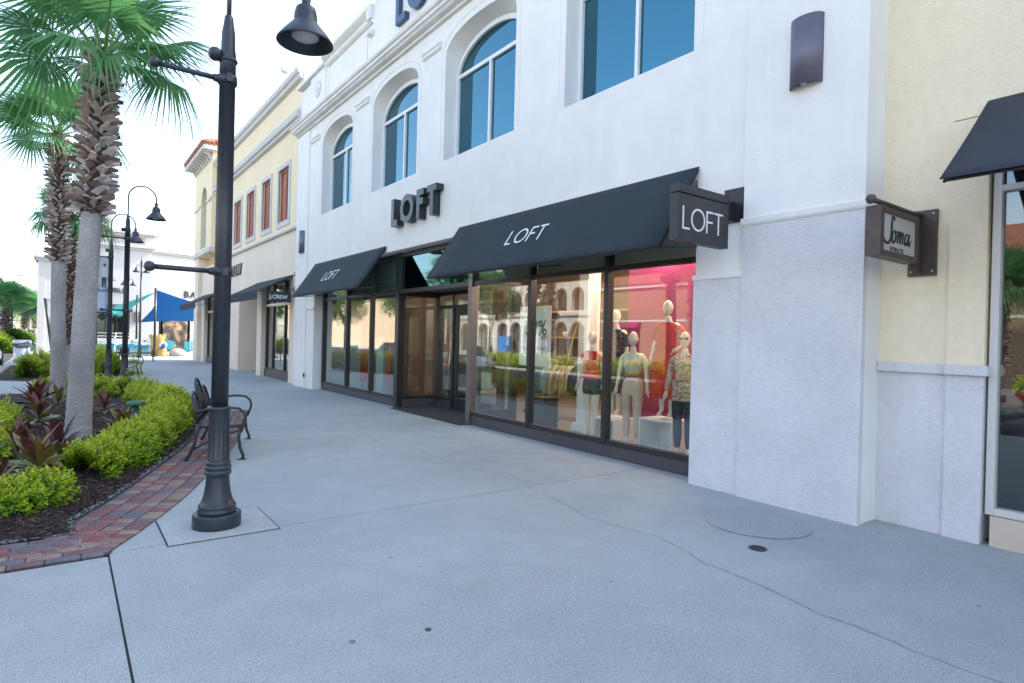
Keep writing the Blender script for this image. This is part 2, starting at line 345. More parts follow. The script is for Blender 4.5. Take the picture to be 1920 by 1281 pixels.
# ---------------------------------------------------------------- the ground
def sheet(name, x0, x1, y0, y1, z, m, kind='structure', label=None):
    b = MB(); b.add([(x0, y0, z), (x1, y0, z), (x1, y1, z), (x0, y1, z)], [(0, 1, 2, 3)]); return b.build(name, m, kind=kind, label=label)
sheet('ground', -600, 600, -400, 900, -0.16, M['sandland'])
sheet('road', -20.5, -2.05, -60, 400, -0.13, M['asphalt'])
sheet('cross_road', -2.05, 60, 39.2, 46, -0.13, M['asphalt'])
b = MB(); b.box(-2.05, 30, -30, 300, -0.15, -0.012); b.build('sidewalk_bed', M['base_dark'], kind='structure')
# slabs of the pavement, each its own slab with a recessed joint between
slab_i = 0
def slab(poly, m='concrete', z=0.0):
    b = MB(); b.prism(poly, 'z', -0.10, z); b.build('paving_slab', M[m], kind='structure')
J = 0.006
# near joints: x=0.29 below y=5.2, the long cross joint y~5.38
def rect(x0, x1, y0, y1): slab([(x0+J, y0+J), (x1-J, y0+J), (x1-J, y1-J), (x0+J, y1-J)])
J = 0.0065
rect(-2.0, 0.29, -6, 5.23); rect(0.29, 7.0, -6, 5.30); J = 0.005
ys = [5.30, 9.6, 13.6, 17.6, 21.6, 25.6, 29.6, 33.6, 37.6]
for a, c in zip(ys[:-1], ys[1:]):
    rect(-2.0, 6.9, a, c)
for a, c in ((37.6, 40.5), (40.5, 43.5), (43.5, 46.5), (46.5, 49.5), (49.5, 54.5)):
    rect(-2.0, 3.2, a, c); rect(3.2, 9.2, a, c); rect(9.2, 16, a, c)
for a in range(54, 110, 5): rect(-4.6, -0.9, a+0.5, a+5.5)
b = MB(); b.box(-2.17, -2.02, -20, 54, -0.14, 0.003); b.build('kerb', M['kerb'], kind='structure', bevel=0.02)
b = MB(); b.box(-4.8, -4.62, 54, 112, -0.14, 0.003); b.build('kerb', M['kerb'], kind='structure', bevel=0.02)
# lamp plinth slab, slightly proud
b = MB(); b.box(0.66, 1.50, 5.22, 5.98, 0.0012, 0.004); b.build('plinth_joint', M['base_dark'], kind='structure')
b = MB(); b.box(0.672, 1.488, 5.232, 5.968, -0.02, 0.010); b.build('lamp_plinth_slab', M['concrete_light'], kind='structure', bevel=0.004)

# hairline cracks (irregular ribbons), in ground metres
def crack(pts, wd=0.0048, name='pavement_crack'):
    P = []
    for (ax, ay), (bx, by) in zip(pts[:-1], pts[1:]):
        n = max(2, int(math.hypot(bx-ax, by-ay)/0.05))
        for i in range(n):
            t = i/n; P.append((ax+(bx-ax)*t+rnd(-.012, .012), ay+(by-ay)*t+rnd(-.012, .012)))
    P.append(pts[-1]); vs = []
    for i, p in enumerate(P):
        q = P[min(i+1, len(P)-1)]; r = P[max(i-1, 0)]; d = Vector((q[0]-r[0], q[1]-r[1])).normalized()
        h = wd*rnd(0.25, 0.75)
        vs += [(p[0]-d.y*h, p[1]+d.x*h, 0.004), (p[0]+d.y*h, p[1]-d.x*h, 0.004)]
    MBx = MB(); MBx.add(vs, [(2*i, 2*i+1, 2*i+3, 2*i+2) for i in range(len(P)-1)])
    MBx.build(name, M['crackm'], kind='structure')
M['crackm'] = mat('crack_dark', (0.19, 0.20, 0.21), 0.95)  # dark concrete colour of the cracks, reused for the specks
CR = CRACKS
for c in CR: crack(c)
# damp ring, drain cover, studs
def disc(name, x, y, r, z, m, n=48, sy=1, wob=0, **kw):
    b = MB(); vs = [(x, y, z)]
    for j in range(n):
        a = 2*PI*j/n; q = r*(1+wob*(math.sin(3*a+x)+0.6*math.sin(7*a+1)+0.4*math.sin(13*a)))
        vs.append((x+q*math.cos(a), y+q*math.sin(a)*sy, z))
    b.add(vs, [(0, 1+j, 1+(j+1) % n) for j in range(n)]); return b.build(name, m, **kw)
disc('damp_patch', 5.22, 3.12, 0.47, 0.002, M['stain2'], wob=0.03, kind='structure')
b = MB(); vs = []
for j in range(80):
    a = 2*PI*j/80; wdt = 0.002+0.026*max(0, math.sin(a*1.0+3.9))**1.5*(1+.4*math.sin(a*9))
    vs += [(5.22+(0.47-wdt)*math.cos(a), 3.12+(0.47-wdt)*math.sin(a), 0.0045), (5.22+0.472*math.cos(a), 3.12+0.472*math.sin(a), 0.0045)]
b.add(vs, [(2*j, 2*j+1, (2*j+3) % 160, (2*j+2) % 160) for j in range(80)]); b.build('damp_ring', M['stain'], kind='structure')
dc = thing('drain_cover', 'small round dark drain cover in the pavement by the white pillar', 'drain cover', (4.56, 2.71, 0))
b = MB(); b.lathe([(0.072, 0.0), (0.072, 0.006), (0.06, 0.008)], n=28); b.build('rim', M['bronze'], dc, world=False)
b = MB(); b.lathe([(0.058, 0.004), (0.058, 0.0095)], n=24)
for i in range(-2, 3): b.box(-0.045, 0.045, i*0.018-0.004, i*0.018+0.004, 0.0095, 0.0115)
b.build('grate', M['base_dark'], dc, world=False)
for i, (x, y) in enumerate(((1.68, 2.98), )):
    b = MB(); b.lathe([(0.018, 0), (0.018, 0.005), (0.01, 0.007)], (x, y, 0), n=14); b.build('pavement_stud', M['bronze'], label='small brown stud set in the pavement in the foreground', cat='stud')
# tiny debris / gum spots
n = 320; pos = np.column_stack([np.random.uniform(-0.2, 5.9, n), np.random.uniform(1.0, 20, n), np.full(n, 0.003)])
bv = np.array([(math.cos(a), math.sin(a), 0) for a in np.linspace(0, 2*PI, 7)[:-1]]+[(0, 0, 0.15)]); bf = np.array([(i, (i+1) % 6, 6) for i in range(6)])
put('pavement_specks', scatter('pavement_specks', bv, bf, pos, rotmats(np.random.rand(n)*6, np.zeros(n), np.zeros(n)), np.random.rand(n)**5*0.016+0.003, M['crackm']), kind='stuff')

# ---------------------------------------------------------------- brick border round the bed
OUT = [(-2.0, 5.27), (-1.0, 5.25), (0.0, 5.25), (0.29, 5.30), (0.61, 5.89), (1.02, 6.76), (1.47, 7.92), (2.03, 9.46), (2.52, 11.2), (2.78, 13.0), (2.78, 14.8), (2.5, 16.5), (1.9, 17.9), (1.0, 18.75), (0, 19.1), (-2.0, 19.2)]
def spline(P, step):
    P = [Vector(p) for p in P]; res = []
    for i in range(len(P)-1):
        p0 = P[max(i-1, 0)]; p1 = P[i]; p2 = P[i+1]; p3 = P[min(i+2, len(P)-1)]
        for k in range(20):
            t = k/20; res.append(0.5*((2*p1)+(p2-p0)*t+(2*p0-5*p1+4*p2-p3)*t*t+(3*p1-p0-3*p2+p3)*t**3))
    res.append(P[-1]); out = [res[0]]; acc = 0
    for a, c in zip(res[:-1], res[1:]):
        d = (c-a).length
        while acc+d >= step:
            t = (step-acc)/d; a = a+(c-a)*t; out.append(a.copy()); d = (c-a).length; acc = 0
        acc += d
    return out
def brick_mesh(wd, ln):
    b = MB(); h = 0.012
    b.box(-wd/2, wd/2, -ln/2, ln/2, -0.04, h); me = b.mesh('brick', M['brick'])
    bm = bmesh.new(); bm.from_mesh(me); bmesh.ops.bevel(bm, geom=[e for e in bm.edges if min(v.co.z for v in e.verts) > 0 or abs(e.verts[0].co.z-e.verts[1].co.z) > 0.02], offset=0.006, segments=1, affect='EDGES'); bm.to_mesh(me); bm.free(); return me
m, t_, p_ = new_mat('clay_paver'); N_ = t_.nodes; L_ = t_.links
oi = N_.new('ShaderNodeObjectInfo'); rp = N_.new('ShaderNodeValToRGB'); els = rp.color_ramp.elements; rp.color_ramp.interpolation = 'CONSTANT'
cols = [(0.19, 0.095, 0.09), (0.24, 0.115, 0.10), (0.17, 0.10, 0.10), (0.14, 0.125, 0.145), (0.26, 0.15, 0.13), (0.27, 0.19, 0.15), (0.16, 0.14, 0.15), (0.22, 0.085, 0.08), (0.29, 0.225, 0.16), (0.20, 0.115, 0.11)]
while len(els) < len(cols): els.new(0.5)
for i, (e_, c_) in enumerate(zip(els, cols)): e_.position = i/len(cols); e_.color = (*c_, 1)
L_.new(oi.outputs['Random'], rp.inputs[0])
tc_ = N_.new('ShaderNodeTexCoord'); ns = N_.new('ShaderNodeTexNoise'); ns.inputs['Scale'].default_value = 22; ns.inputs['Detail'].default_value = 6; L_.new(tc_.outputs['Object'], ns.inputs[0])
mr = N_.new('ShaderNodeMapRange'); mr.inputs[1].default_value = .3; mr.inputs[2].default_value = .7; mr.inputs[3].default_value = .72; mr.inputs[4].default_value = 1.25; L_.new(ns.outputs[0], mr.inputs[0])
vm = N_.new('ShaderNodeVectorMath'); vm.operation = 'SCALE'; L_.new(rp.outputs[0], vm.inputs[0]); L_.new(mr.outputs[0], vm.inputs['Scale']); L_.new(vm.outputs[0], p_.inputs['Base Color']); p_.inputs['Roughness'].default_value = .85
M['brick'] = m
nb = MB(); vs = []
line = spline(OUT[3:], 0.105)
paving = bpy.data.objects.new('brick_paving', None); COL.objects.link(paving); paving['kind'] = 'structure'
brick_me = [brick_mesh(0.147, 0.094), brick_mesh(0.202, 0.096)]
cnt = 0; rest_v = []; rest_f = []
rest = MB()
for i in range(len(line)-1):
    a, c = line[i], line[i+1]; d = (c-a).normalized(); nrm = Vector((-d.y, d.x)); mid = (a+c)/2; ang = math.atan2(d.y, d.x)-PI/2
    for k in range(4):
        q = mid+nrm*(0.08+k*0.158)+Vector((rnd(-.002, .002), rnd(-.002, .002)))
        if cnt < 290:
            put('brick', brick_me[0], paving, loc=(q.x, q.y, rnd(-0.002, 0.002)), rot=(rnd(-.012, .012), rnd(-.012, .012), ang+rnd(-.015, .015))); cnt += 1
        else:
            rest.box(-0.072, 0.072, -0.047, 0.047, -0.04, 0.010+rnd(-.002, .002), Matrix.Translation((q.x, q.y, 0)) @ Matrix.Rotation(ang, 4, 'Z'))
o = rest.build('bricks_beyond', M['brick'], paving); o['kind'] = 'stuff'
for row in range(6):
    y = 5.31+row*0.104; x = -1.95+(row % 2)*0.1
    xr = 0.27+row*0.02
    while x < xr-0.03:
        ln = min(0.208, xr-x)
        o = put('brick', brick_me[1], paving, loc=(x+ln/2-0.001, y, rnd(-0.002, 0.002)), rot=(rnd(-.012, .012), rnd(-.012, .012), rnd(-.012, .012)), scale=((ln-0.006)/0.202, 1, 1))
        x += 0.208
inn = []
for i in range(len(line)-1):
    d = (line[i+1]-line[i]).normalized(); inn.append(line[i]+Vector((-d.y, d.x))*0.645)
# joint sand under the bricks
b = MB(); L1 = [Vector((-2.0, 5.24))]+[Vector((0.27, 5.24))]+line; 
rv = [(p.x, p.y, 0.0045) for p in line]; iv = []
for i, p in enumerate(line):
    q = line[min(i+1, len(line)-1)]; r0 = line[max(i-1, 0)]; d = (q-r0).normalized(); iv.append((p.x-d.y*0.66, p.y+d.x*0.66, 0.0045))
b.add(rv+iv, [(i, i+1, len(rv)+i+1, len(rv)+i) for i in range(len(rv)-1)])
b.add([(-2.0, 5.255, 0.004), (0.30, 5.255, 0.004), (0.45, 5.93, 0.004), (-2.0, 5.93, 0.004)], [(0, 1, 2, 3)]); b.build('joint_sand', M['base_dark'], kind='structure')
# mulch bed: mounded sheet inside the border
ring = [Vector((-2.0, 5.9)), Vector((-1, 5.9)), Vector((0.1, 5.9))]+[Vector((p[0], p[1])) for p in iv[8::6]]+[Vector((-2.0, 18.5))]
def inside(x, y, poly):
    c = False; n = len(poly); j = n-1
    for i in range(n):
        if (poly[i].y > y) != (poly[j].y > y) and x < (poly[j].x-poly[i].x)*(y-poly[i].y)/(poly[j].y-poly[i].y)+poly[i].x: c = not c
        j = i
    return c
def edge_d(x, y, poly):
    p = Vector((x, y)); best = 9
    for a, c in zip(poly[:-1], poly[1:]):
        ab = c-a; t = max(0, min(1, (p-a).dot(ab)/max(1e-9, ab.length_squared))); best = min(best, (p-a-ab*t).length)
    return best
def mound(x, y, poly): return 0.012+0.10*min(1, edge_d(x, y, poly)/0.7)**0.8 + 0.012*math.sin(x*9+y*3)*math.sin(y*7-x*2)
def bed(poly, name, step=0.09):
    xs = [p.x for p in poly]; ysx = [p.y for p in poly]
    idx = {}; V = []; Fc = []
    from mathutils.geometry import tessellate_polygon as tp
    nx = int((max(xs)-min(xs))/step)+1; ny = int((max(ysx)-min(ysx))/step)+1
    for i in range(nx+1):
        for j in range(ny+1):
            x = min(xs)+i*step; y = min(ysx)+j*step
            if inside(x, y, poly): idx[i, j] = len(V); V.append((x+rnd(-.02, .02), y+rnd(-.02, .02), mound(x, y, poly)))
    for (i, j), k in idx.items():
        if (i+1, j) in idx and (i, j+1) in idx and (i+1, j+1) in idx: Fc.append((k, idx[i+1, j], idx[i+1, j+1], idx[i, j+1]))
    b = MB(); b.smooth = True; b.add(V, Fc); b.build(name, M['mulch'], kind='structure')
    b = MB(); ln = len(poly); 
    tris = tessellate_polygon([[Vector((p.x, p.y, 0)) for p in poly]]); b.add([(p.x, p.y, 0.006) for p in poly], [tuple(t) for t in tris]); b.build(name+'_edge', M['mulch'], kind='structure')
bed(ring, 'mulch_bed')
def pts_in(poly, n, x0, x1, y0, y1, cond=None):
    out = []
    while len(out) < n:
        x, y = rnd(x0, x1), rnd(y0, y1)
        if inside(x, y, poly) and (cond is None or cond(x, y)): out.append((x, y))
    return out
chip_v = np.array([(-1, -.32, 0), (1, -.25, .1), (1.1, .2, .15), (-.9, .35, .05), (-.9, -.3, .35), (.9, -.2, .4), (.95, .2, .42), (-.85, .3, .38)])
chip_f = np.array([(0, 3, 2, 1), (4, 5, 6, 7), (0, 1, 5, 4), (1, 2, 6, 5), (2, 3, 7, 6), (3, 0, 4, 7)])
pp = pts_in(ring, 15000, -1.6, 2.2, 5.9, 14, lambda x, y: rnd(0, 1) < 1.4*(6.5/y)**1.5)
pos = np.array([(x, y, mound(x, y, ring)+rnd(-.004, .012)) for x, y in pp]); n = len(pos)
put('bark_chips', scatter('bark_chips', chip_v, chip_f, pos, rotmats(np.random.rand(n)*6.3, np.random.normal(0, .45, n), np.random.rand(n)*6.3), np.random.uniform(.008, .026, n), M['chip'], np.random.rand(n)), kind='stuff')
pp = pts_in(ring, 14000, -1.6, 2.2, 5.9, 12.5, lambda x, y: edge_d(x, y, ring) < abs(random.gauss(0, .06))+ .01)
pos = np.array([(x, y, 0.010+rnd(0, .010)) for x, y in pp]); n = len(pos)
put('grey_grit', scatter('grey_grit', chip_v*np.array([.6, 1.3, .9]), chip_f, pos, rotmats(np.random.rand(n)*6.3, np.random.normal(0, .4, n), np.random.rand(n)*6.3), np.random.uniform(.004, .012, n), M['gravel'], np.random.rand(n)**2.2), kind='stuff')
ring2 = [Vector(p) for p in [(-1.75, 24.3), (-1.0, 23.6), (0.2, 23.4), (1.0, 24.0), (1.55, 25.4), (1.8, 27.5), (1.75, 30.0), (1.3, 32.3), (0.3, 33.2), (-1.75, 33.2)]]
b = MB(); tris = tessellate_polygon([[Vector((p.x, p.y, 0)) for p in ring2]]); b.add([((p.x-0)*1.0, p.y, 0.008) for p in ring2], [tuple(t) for t in tris]); b.build('far_mulch_bed', M['mulch'], kind='structure')
b = MB(); cx_, cy_ = 0, 28.3
b.add([(p.x+(0.35 if p.x > -1.7 else -.1), cy_+(p.y-cy_)*1.07, 0.0035) for p in ring2], [tuple(t) for t in tris]); b.build('far_brick_border', mat('far_pavers', (0.26, 0.16, 0.14), .9, var=.35, scale=9), kind='structure')

# ---------------------------------------------------------------- letters made of strokes
def stroke_letter(ch, h, wd, dep):
    """returns MB in local XY plane (x right, y up), extruded along z"""
    b = MB(); adv = 0
    def bar(x0, y0, x1, y1):
        b.prism([(x0, y0), (x1, y0), (x1, y1), (x0, y1)], 'z', 0, dep)
    if ch == 'L': bar(0, 0, wd, h); bar(wd-1e-4, 0, h*.50, wd); adv = .50*h
    elif ch == 'F': bar(0, 0, wd, h); bar(wd, h-wd, h*.50, h); bar(wd, h*.47, h*.46, h*.47+wd); adv = .50*h
    elif ch == 'T': bar(0, h-wd, h*.62, h); bar(h*.31-wd/2, 0, h*.31+wd/2, h-wd); adv = .62*h
    elif ch == 'O':
        n = 40; ro = h/2; vs = []
        for z in (0, dep):
            for r in (ro, ro-wd):
                for j in range(n):
                    a = 2*PI*j/n; vs.append((ro+r*math.cos(a)*1.0, ro+r*math.sin(a), z))
        fs = []
        for j in range(n):
            k = (j+1) % n
            fs += [(j, k, n+k, n+j), (2*n+j, 3*n+j, 3*n+k, 2*n+k), (j, 2*n+j, 2*n+k, k), (n+j, n+k, 3*n+k, 3*n+j)]
        b.add(vs, fs); adv = h
    return b, adv
FACE_W = Matrix(((0, 0, -1, 0), (-1, 0, 0, 0), (0, 1, 0, 0), (0, 0, 0, 1)))   # text on a wall facing -x
FACE_S = Matrix(((1, 0, 0, 0), (0, 0, -1, 0), (0, 1, 0, 0), (0, 0, 0, 1)))    # text facing -y
FACE_E = Matrix(((0, 0, 1, 0), (1, 0, 0, 0), (0, 1, 0, 0), (0, 0, 0, 1)))     # text on a wall facing +x
def loft_word(parent, Mx, h, wd, dep, m, gap=0.12, name='letter', shear=0):
    x = 0
    for ch in 'LOFT':
        lb, adv = stroke_letter(ch, h, wd, dep)
        if shear: lb.v = [(p[0]+p[1]*shear, p[1], p[2]) for p in lb.v]
        lb.v = [(p[0]+x, p[1], p[2]) for p in lb.v]; lb.xform(Mx)
        lb.build(name, m, parent); x += adv+gap*h
    return x
def text_mesh(s, size, ext=0.01, m=None, bold=0.0, shear=0, sx=1.0, align='LEFT', sp=1.0):
    c = bpy.data.curves.new('txt', 'FONT'); c.body = s; c.size = size; c.extrude = ext; c.offset = bold; c.shear = shear; c.align_x = align; c.resolution_u = 3; c.space_character = sp
    o = bpy.data.objects.new('txt', c); COL.objects.link(o); bpy.context.view_layer.update()
    me = bpy.data.meshes.new_from_object(o.evaluated_get(bpy.context.evaluated_depsgraph_get())); bpy.data.objects.remove(o)
    me.transform(Matrix.Diagonal((sx, 1, 1, 1)))
    if m: me.materials.clear(); me.materials.append(m)
    return me
def text_obj(name, s, size, Mx, parent, m, **kw):
    me = text_mesh(s, size, m=m, **kw); me.transform(Mx)
    if parent is not None:
        L = parent.location; me.transform(Matrix.Translation(-L))
    return put(name, me, parent)
def text_letters(s, size, Mx, parent, m, name='letter', **kw):
    """one object per letter"""
    x = 0; gap = kw.pop('gap', 1)
    for i, ch in enumerate(s):
        if ch == ' ': x += size*0.32*kw.get('sx', 1); continue
        me = text_mesh(ch, size, m=m, **kw); xs = [v.co.x for v in me.vertices]
        me.transform(Matrix.Translation((x-min(xs), 0, 0))); x += max(xs)-min(xs)+size*0.09*gap
        me.transform(Mx)
        if parent is not None: me.transform(Matrix.Translation(-parent.location))
        put(name, me, parent)
    return x
# ================================================================ LOFT building
WX = 6.0
lb = thing('shop_building', 'white stucco shop building with arched upper windows and LOFT storefront', 'building', (6.0, 11.2, 0))
WIN = [(15.33, 17.64), (11.68, 14.03), (8.17, 10.52), (4.56, 6.90), (0.5, 2.0)][:4]
SILL = 5.17
def arch_loop(y0, y1, z0, zs, zt, e, n=20):
    """clockwise-ish closed loop; straight sides, superelliptic top"""
    c = (y0+y1)/2; a = (y1-y0)/2; L = [(y0, z0), (y1, z0)]
    for i in range(n+1):
        t = PI*i/n; cs, sn = math.cos(t), math.sin(t)
        L.append((c+a*math.copysign(abs(cs)**(2/e), cs), zs+(zt-zs)*abs(sn)**(2/e)))
    return L
outs = [arch_loop(y0, y1, SILL, 7.22, 7.66, 2.3) for y0, y1 in WIN]
inns = [arch_loop(y0+0.0, y1-0.0, SILL, 6.95, 7.56, 2.0) for y0, y1 in WIN]
b = MB()
shop = [(4.45, 0), (4.45, 3.6), (18.05, 3.6), (18.05, 0)]
# the outline runs round the shop opening, which is open at the bottom
outer = [(2.56, 0), (4.45, 0), (4.45, 3.6), (18.05, 3.6), (18.05, 0), (19.85, 0), (19.85, 8.0), (2.56, 8.0)]
b.panel(outer, outs, 6.0, 6.34, inns)
b.build('wall', M['stucco'], lb)
b = MB(); b.box(6.36, 7.0, 2.60, 19.80, 3.62, 8.0); 
b = MB(); b.box(6.35, 24, 2.57, 2.67, 0, 8.0); b.box(6.35, 24, 19.74, 19.84, 0, 8.0); b.box(23.9, 24, 2.67, 19.74, 0, 8); b.box(6.35, 24, 2.57, 19.84, 8.002, 8.1); b.box(6.6, 24, 2.67, 19.74, 3.64, 3.8)
b.build('side_wall', M['stucco'], lb)
# slightly proud lower piers, near pillar
b = MB(); b.box(5.965, 5.999, 3.80, 4.45, 0, 2.40); b.build('pier_facing', M['stucco_grey'], lb)
b = MB(); b.box(5.93, 5.999, 2.545, 3.80, 0, 2.95); b.build('pillar_facing', M['stucco_grey'], lb)
b = MB(); b.box(5.94, 5.999, 2.55, 3.80, 3.03, 8.0); b.build('pillar_facing', M['stucco'], lb)
b = MB(); b.prism([(5.905, 2.975), (5.90, 3.03), (5.999, 3.04), (5.999, 2.95), (5.92, 2.95)], 'y', 2.52, 3.815); b.box(5.998, 6.28, 2.52, 2.556, 2.95, 3.03); b.build('belt_course', M['stucco'], lb, bevel=0.006)
b = MB(); b.prism([(5.945, 2.41), (5.94, 2.46), (5.999, 2.47), (5.999, 2.40), (5.95, 2.40)], 'y', 3.80, 4.46); b.build('belt_course', M['stucco'], lb, bevel=0.006)
b = MB(); b.prism([(5.955, 2.41), (5.95, 2.46), (5.999, 2.47), (5.999, 2.39)], 'y', 18.06, 18.75); b.box(5.955, 6.26, 18.02, 18.049, 2.39, 2.47); b.build('belt_course', M['stucco'], lb, bevel=0.004)
b = MB(); b.box(5.96, 5.999, 18.75, 19.85, 0, 7.96); b.build('corner_pilaster', M['stucco'], lb)
# pilasters between the windows with little capitals
for (pa, pb) in ((17.90, 18.60), (14.30, 15.05), (10.72, 11.42), (7.08, 7.9)):
    b = MB(); b.prism([(5.985, 7.47), (5.955, 7.50), (5.955, 7.55), (5.93, 7.57), (5.93, 7.62), (5.999, 7.64), (5.999, 7.46)], 'y', pa-0.02, pb+0.02); b.build('pilaster_cap', M['trim'], lb, bevel=0.004)
# fine raised archivolt line over each window and vertical groove beside
for (y0, y1) in WIN:
    L = arch_loop(y0-0.13, y1+0.13, SILL, 7.26, 7.79, 2.2)[2:]
    b = MB(); pts = [(5.998, p[0], p[1]) for p in L]
    b.tube([(5.998, y1+0.13, 5.2)]+pts+[(5.998, y0-0.13, 5.2)], 0.007, 4, smooth=False); b.build('archivolt_bead', M['trim'], lb)
# main cornice
prof = [(6.0, 7.98), (5.93, 7.98), (5.93, 8.03), (5.83, 8.05), (5.80, 8.09), (5.76, 8.11), (5.76, 8.17), (5.72, 8.19), (5.70, 8.24), (5.72, 8.26), (6.0, 8.28)]
b = MB(); b.prism(prof, 'y', 2.45, 19.95); b.build('cornice', M['trim'], lb)
# parapet
b = MB(); b.box(6.02, 6.35, 2.56, 19.85, 8.1, 9.42); b.box(6.0, 6.02, 17.3, 18.75, 8.28, 9.42); b.box(6.35, 6.6, 2.56, 19.85, 8.1, 9.0)
b.build('parapet_wall', M['stucco'], lb)
b = MB(); b.box(5.96, 6.3, 17.45, 18.75, 8.28, 9.50); b.build('parapet_block', M['stucco'], lb)
b = MB(); b.prism([(5.86, 9.60), (5.80, 9.66), (5.80, 9.74), (6.45, 9.76), (6.45, 9.42), (5.98, 9.42), (5.93, 9.47), (5.93, 9.55)], 'y', 14.15, 17.44); b.build('parapet_cap', M['trim'], lb, bevel=.005)
b = MB(); b.prism([(5.86, 9.60), (5.80, 9.66), (5.80, 9.74), (6.45, 9.76), (6.45, 9.42), (5.98, 9.42), (5.93, 9.47), (5.93, 9.55)], 'y', 4.5, 8.2); b.build('parapet_cap', M['trim'], lb, bevel=.005)
b = MB(); b.box(5.88, 6.45, 17.45, 19.90, 9.50, 9.60); b.build('parapet_cap', M['trim'], lb, bevel=0.005)
b = MB(); b.box(6.0, 6.018, 14.5, 17.1, 8.5, 9.25); b.build('parapet_panel', M['stucco'], lb, bevel=0.01)
b = MB(); b.box(5.92, 6.5, 8.4, 13.95, 8.28, 11.3); b.prism([(8.3, 11.3), (14.05, 11.3), (13.0, 12.0), (9.35, 12.0)], 'x', 5.88, 6.5); b.build('gable', M['stucco'], lb)
b = MB(); b.prism([(5.80, 9.0), (5.80, 9.09), (5.919, 9.12), (5.919, 8.96)], 'y', 13.9, 14.1); b.box(5.82, 5.92, 13.95, 14.2, 9.40, 9.75); b.build('gable_bracket', M['trim'], lb)
# round medallion on the block
b = MB(); Mx = Matrix.Translation((5.957, 18.05, 9.0)) @ Matrix.Rotation(-PI/2, 4, 'Y')
b.lathe([(0.24, 0), (0.24, 0.03), (0.20, 0.04), (0.18, 0.012), (0.12, 0.012), (0.11, 0.035), (0.05, 0.05), (0.01, 0.05)], n=28, M=Mx); b.build('medallion', M['trim'], lb)
# upper windows: white frames and blue panes, 0.33 m back
for (y0, y1), L in zip(WIN, inns):
    wd = 0.055; c = (y0+y1)/2; x = 6.325
    fr = MB(); inner = [(c+(p[0]-c)*(1-2*wd/(y1-y0)), SILL+0.05+(p[1]-SILL)*(1-0.06)) for p in L]
    fr.panel(L, [inner], x-0.05, x+0.02)
    fr.box(x-0.045, x+0.015, y0+wd, y1-wd, 6.86, 6.93); fr.box(x-0.046, x+0.014, c-0.03, c+0.03, SILL+0.05, 6.859)
    wo_ = fr.build('window', M['white'], lb)
    up_ = [p for p in L if p[1] > 6.93]; g = MB()
    g.prism([(y0+0.02, 6.90)]+[(c+(p[0]-c)*.97, p[1]*.998) for p in reversed(up_)]+[(y1-0.02, 6.90)], 'x', x+0.001, x+0.006); g.build('pane', M['blueglass'], wo_)
    for a, d in ((y0+0.02, c), (c, y1-0.02)):
        g = MB(); g.box(x+0.001, x+0.006, a, d, SILL+0.02, 6.899); g.build('pane', M['blueglass'], wo_)
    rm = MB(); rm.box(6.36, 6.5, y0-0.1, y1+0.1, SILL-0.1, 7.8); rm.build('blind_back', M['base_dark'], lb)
# ---- storefront
SX = 6.28
b = MB(); b.box(6.34, 6.50, 4.451, 9.70, 0, 0.19); b.box(6.26, 6.34, 4.451, 9.70, 0, 0.185); b.build('granite_base', M['granite'], lb, bevel=0.004)
b = MB(); b.box(6.26, 6.50, 12.9, 18.049, 0, 0.185); b.build('granite_base', M['granite'], lb, bevel=0.004)
b = MB(); b.box(6.36, 7.34, 12.78, 12.9, 0, 0.185); b.box(7.3, 7.42, 12.05, 12.78, 0, 0.185); b.build('granite_base', M['granite'], lb, bevel=0.004)
b = MB(); b.box(6.02, 7.33, 9.71, 12.79, -0.01, 0.008); b.build('entry_mat', M['mat'], lb)
b = MB(); b.box(6.005, 6.36, 4.451, 18.049, 3.602, 3.64); b.build('soffit', M['stucco'], lb)
b = MB(); b.box(6.34, 6.40, 17.95, 18.05, 0, 3.6); b.box(6.34, 6.40, 4.45, 4.54, 0, 3.6); b.build('jamb', M['stucco'], lb)
def mull(y, wd=0.075, z0=0.185, z1=3.6, x0=SX-0.06, x1=SX+0.07):
    b = MB(); b.box(x0, x1, y-wd/2, y+wd/2, z0, z1); b.build('mullion', M['frame'], lb, bevel=0.003)
MY = [4.52, 6.14, 7.91]
for y in (4.52, 6.14, 7.91, 14.42, 16.04, 17.90): mull(y)
b = MB(); b.box(SX-0.07, SX+0.10, 9.66, 9.80, 0.0, 3.6); b.build('mullion', M['alu_dark'], lb, bevel=0.003)
b = MB(); b.box(SX-0.07, SX+0.10, 12.79, 12.96, 0.0, 3.6); b.build('mullion', M['frame'], lb, bevel=0.003)
def rail(y0, y1, z, h=0.06, x=SX):
    b = MB(); b.box(x-0.045, x+0.055, y0, y1, z-h/2, z+h/2); b.build('rail', M['frame'], lb, bevel=0.002)
def pane(y0, y1, z0, z1, x=SX, m='glass'):
    b = MB(); b.box(x, x+0.008, y0, y1, z0, z1); b.build('pane', M[m], lb)
ED = [4.5575, 6.1025, 6.1775, 7.8725, 7.9475, 9.66, 12.96, 14.3825, 14.4575, 16.0025, 16.0775, 17.8625]
for a, c in zip(ED[0::2], ED[1::2]):
    rail(a, c, 0.222, 0.07); rail(a, c, 2.70, 0.07); rail(a, c, 3.53, 0.08); pane(a, c, 0.255, 2.665); pane(a, c, 2.735, 3.49, m='glass'); tbx = MB(); tbx.box(SX+.10, SX+.12, a-.03, c+.03, 2.72, 3.56); tbx.build('transom_board', M['greige' if a < 9 else 'tealgrey'], lb)
rail(9.80, 12.79, 2.70, 0.09); rail(9.80, 12.79, 3.53, 0.09); pane(9.80, 12.79, 2.745, 3.485, m='tealglass')
b = MB(); b.box(6.40, 7.40, 9.68, 12.9, 2.745, 2.80); b.build('entry_ceiling', M['soffit_dark'], lb)
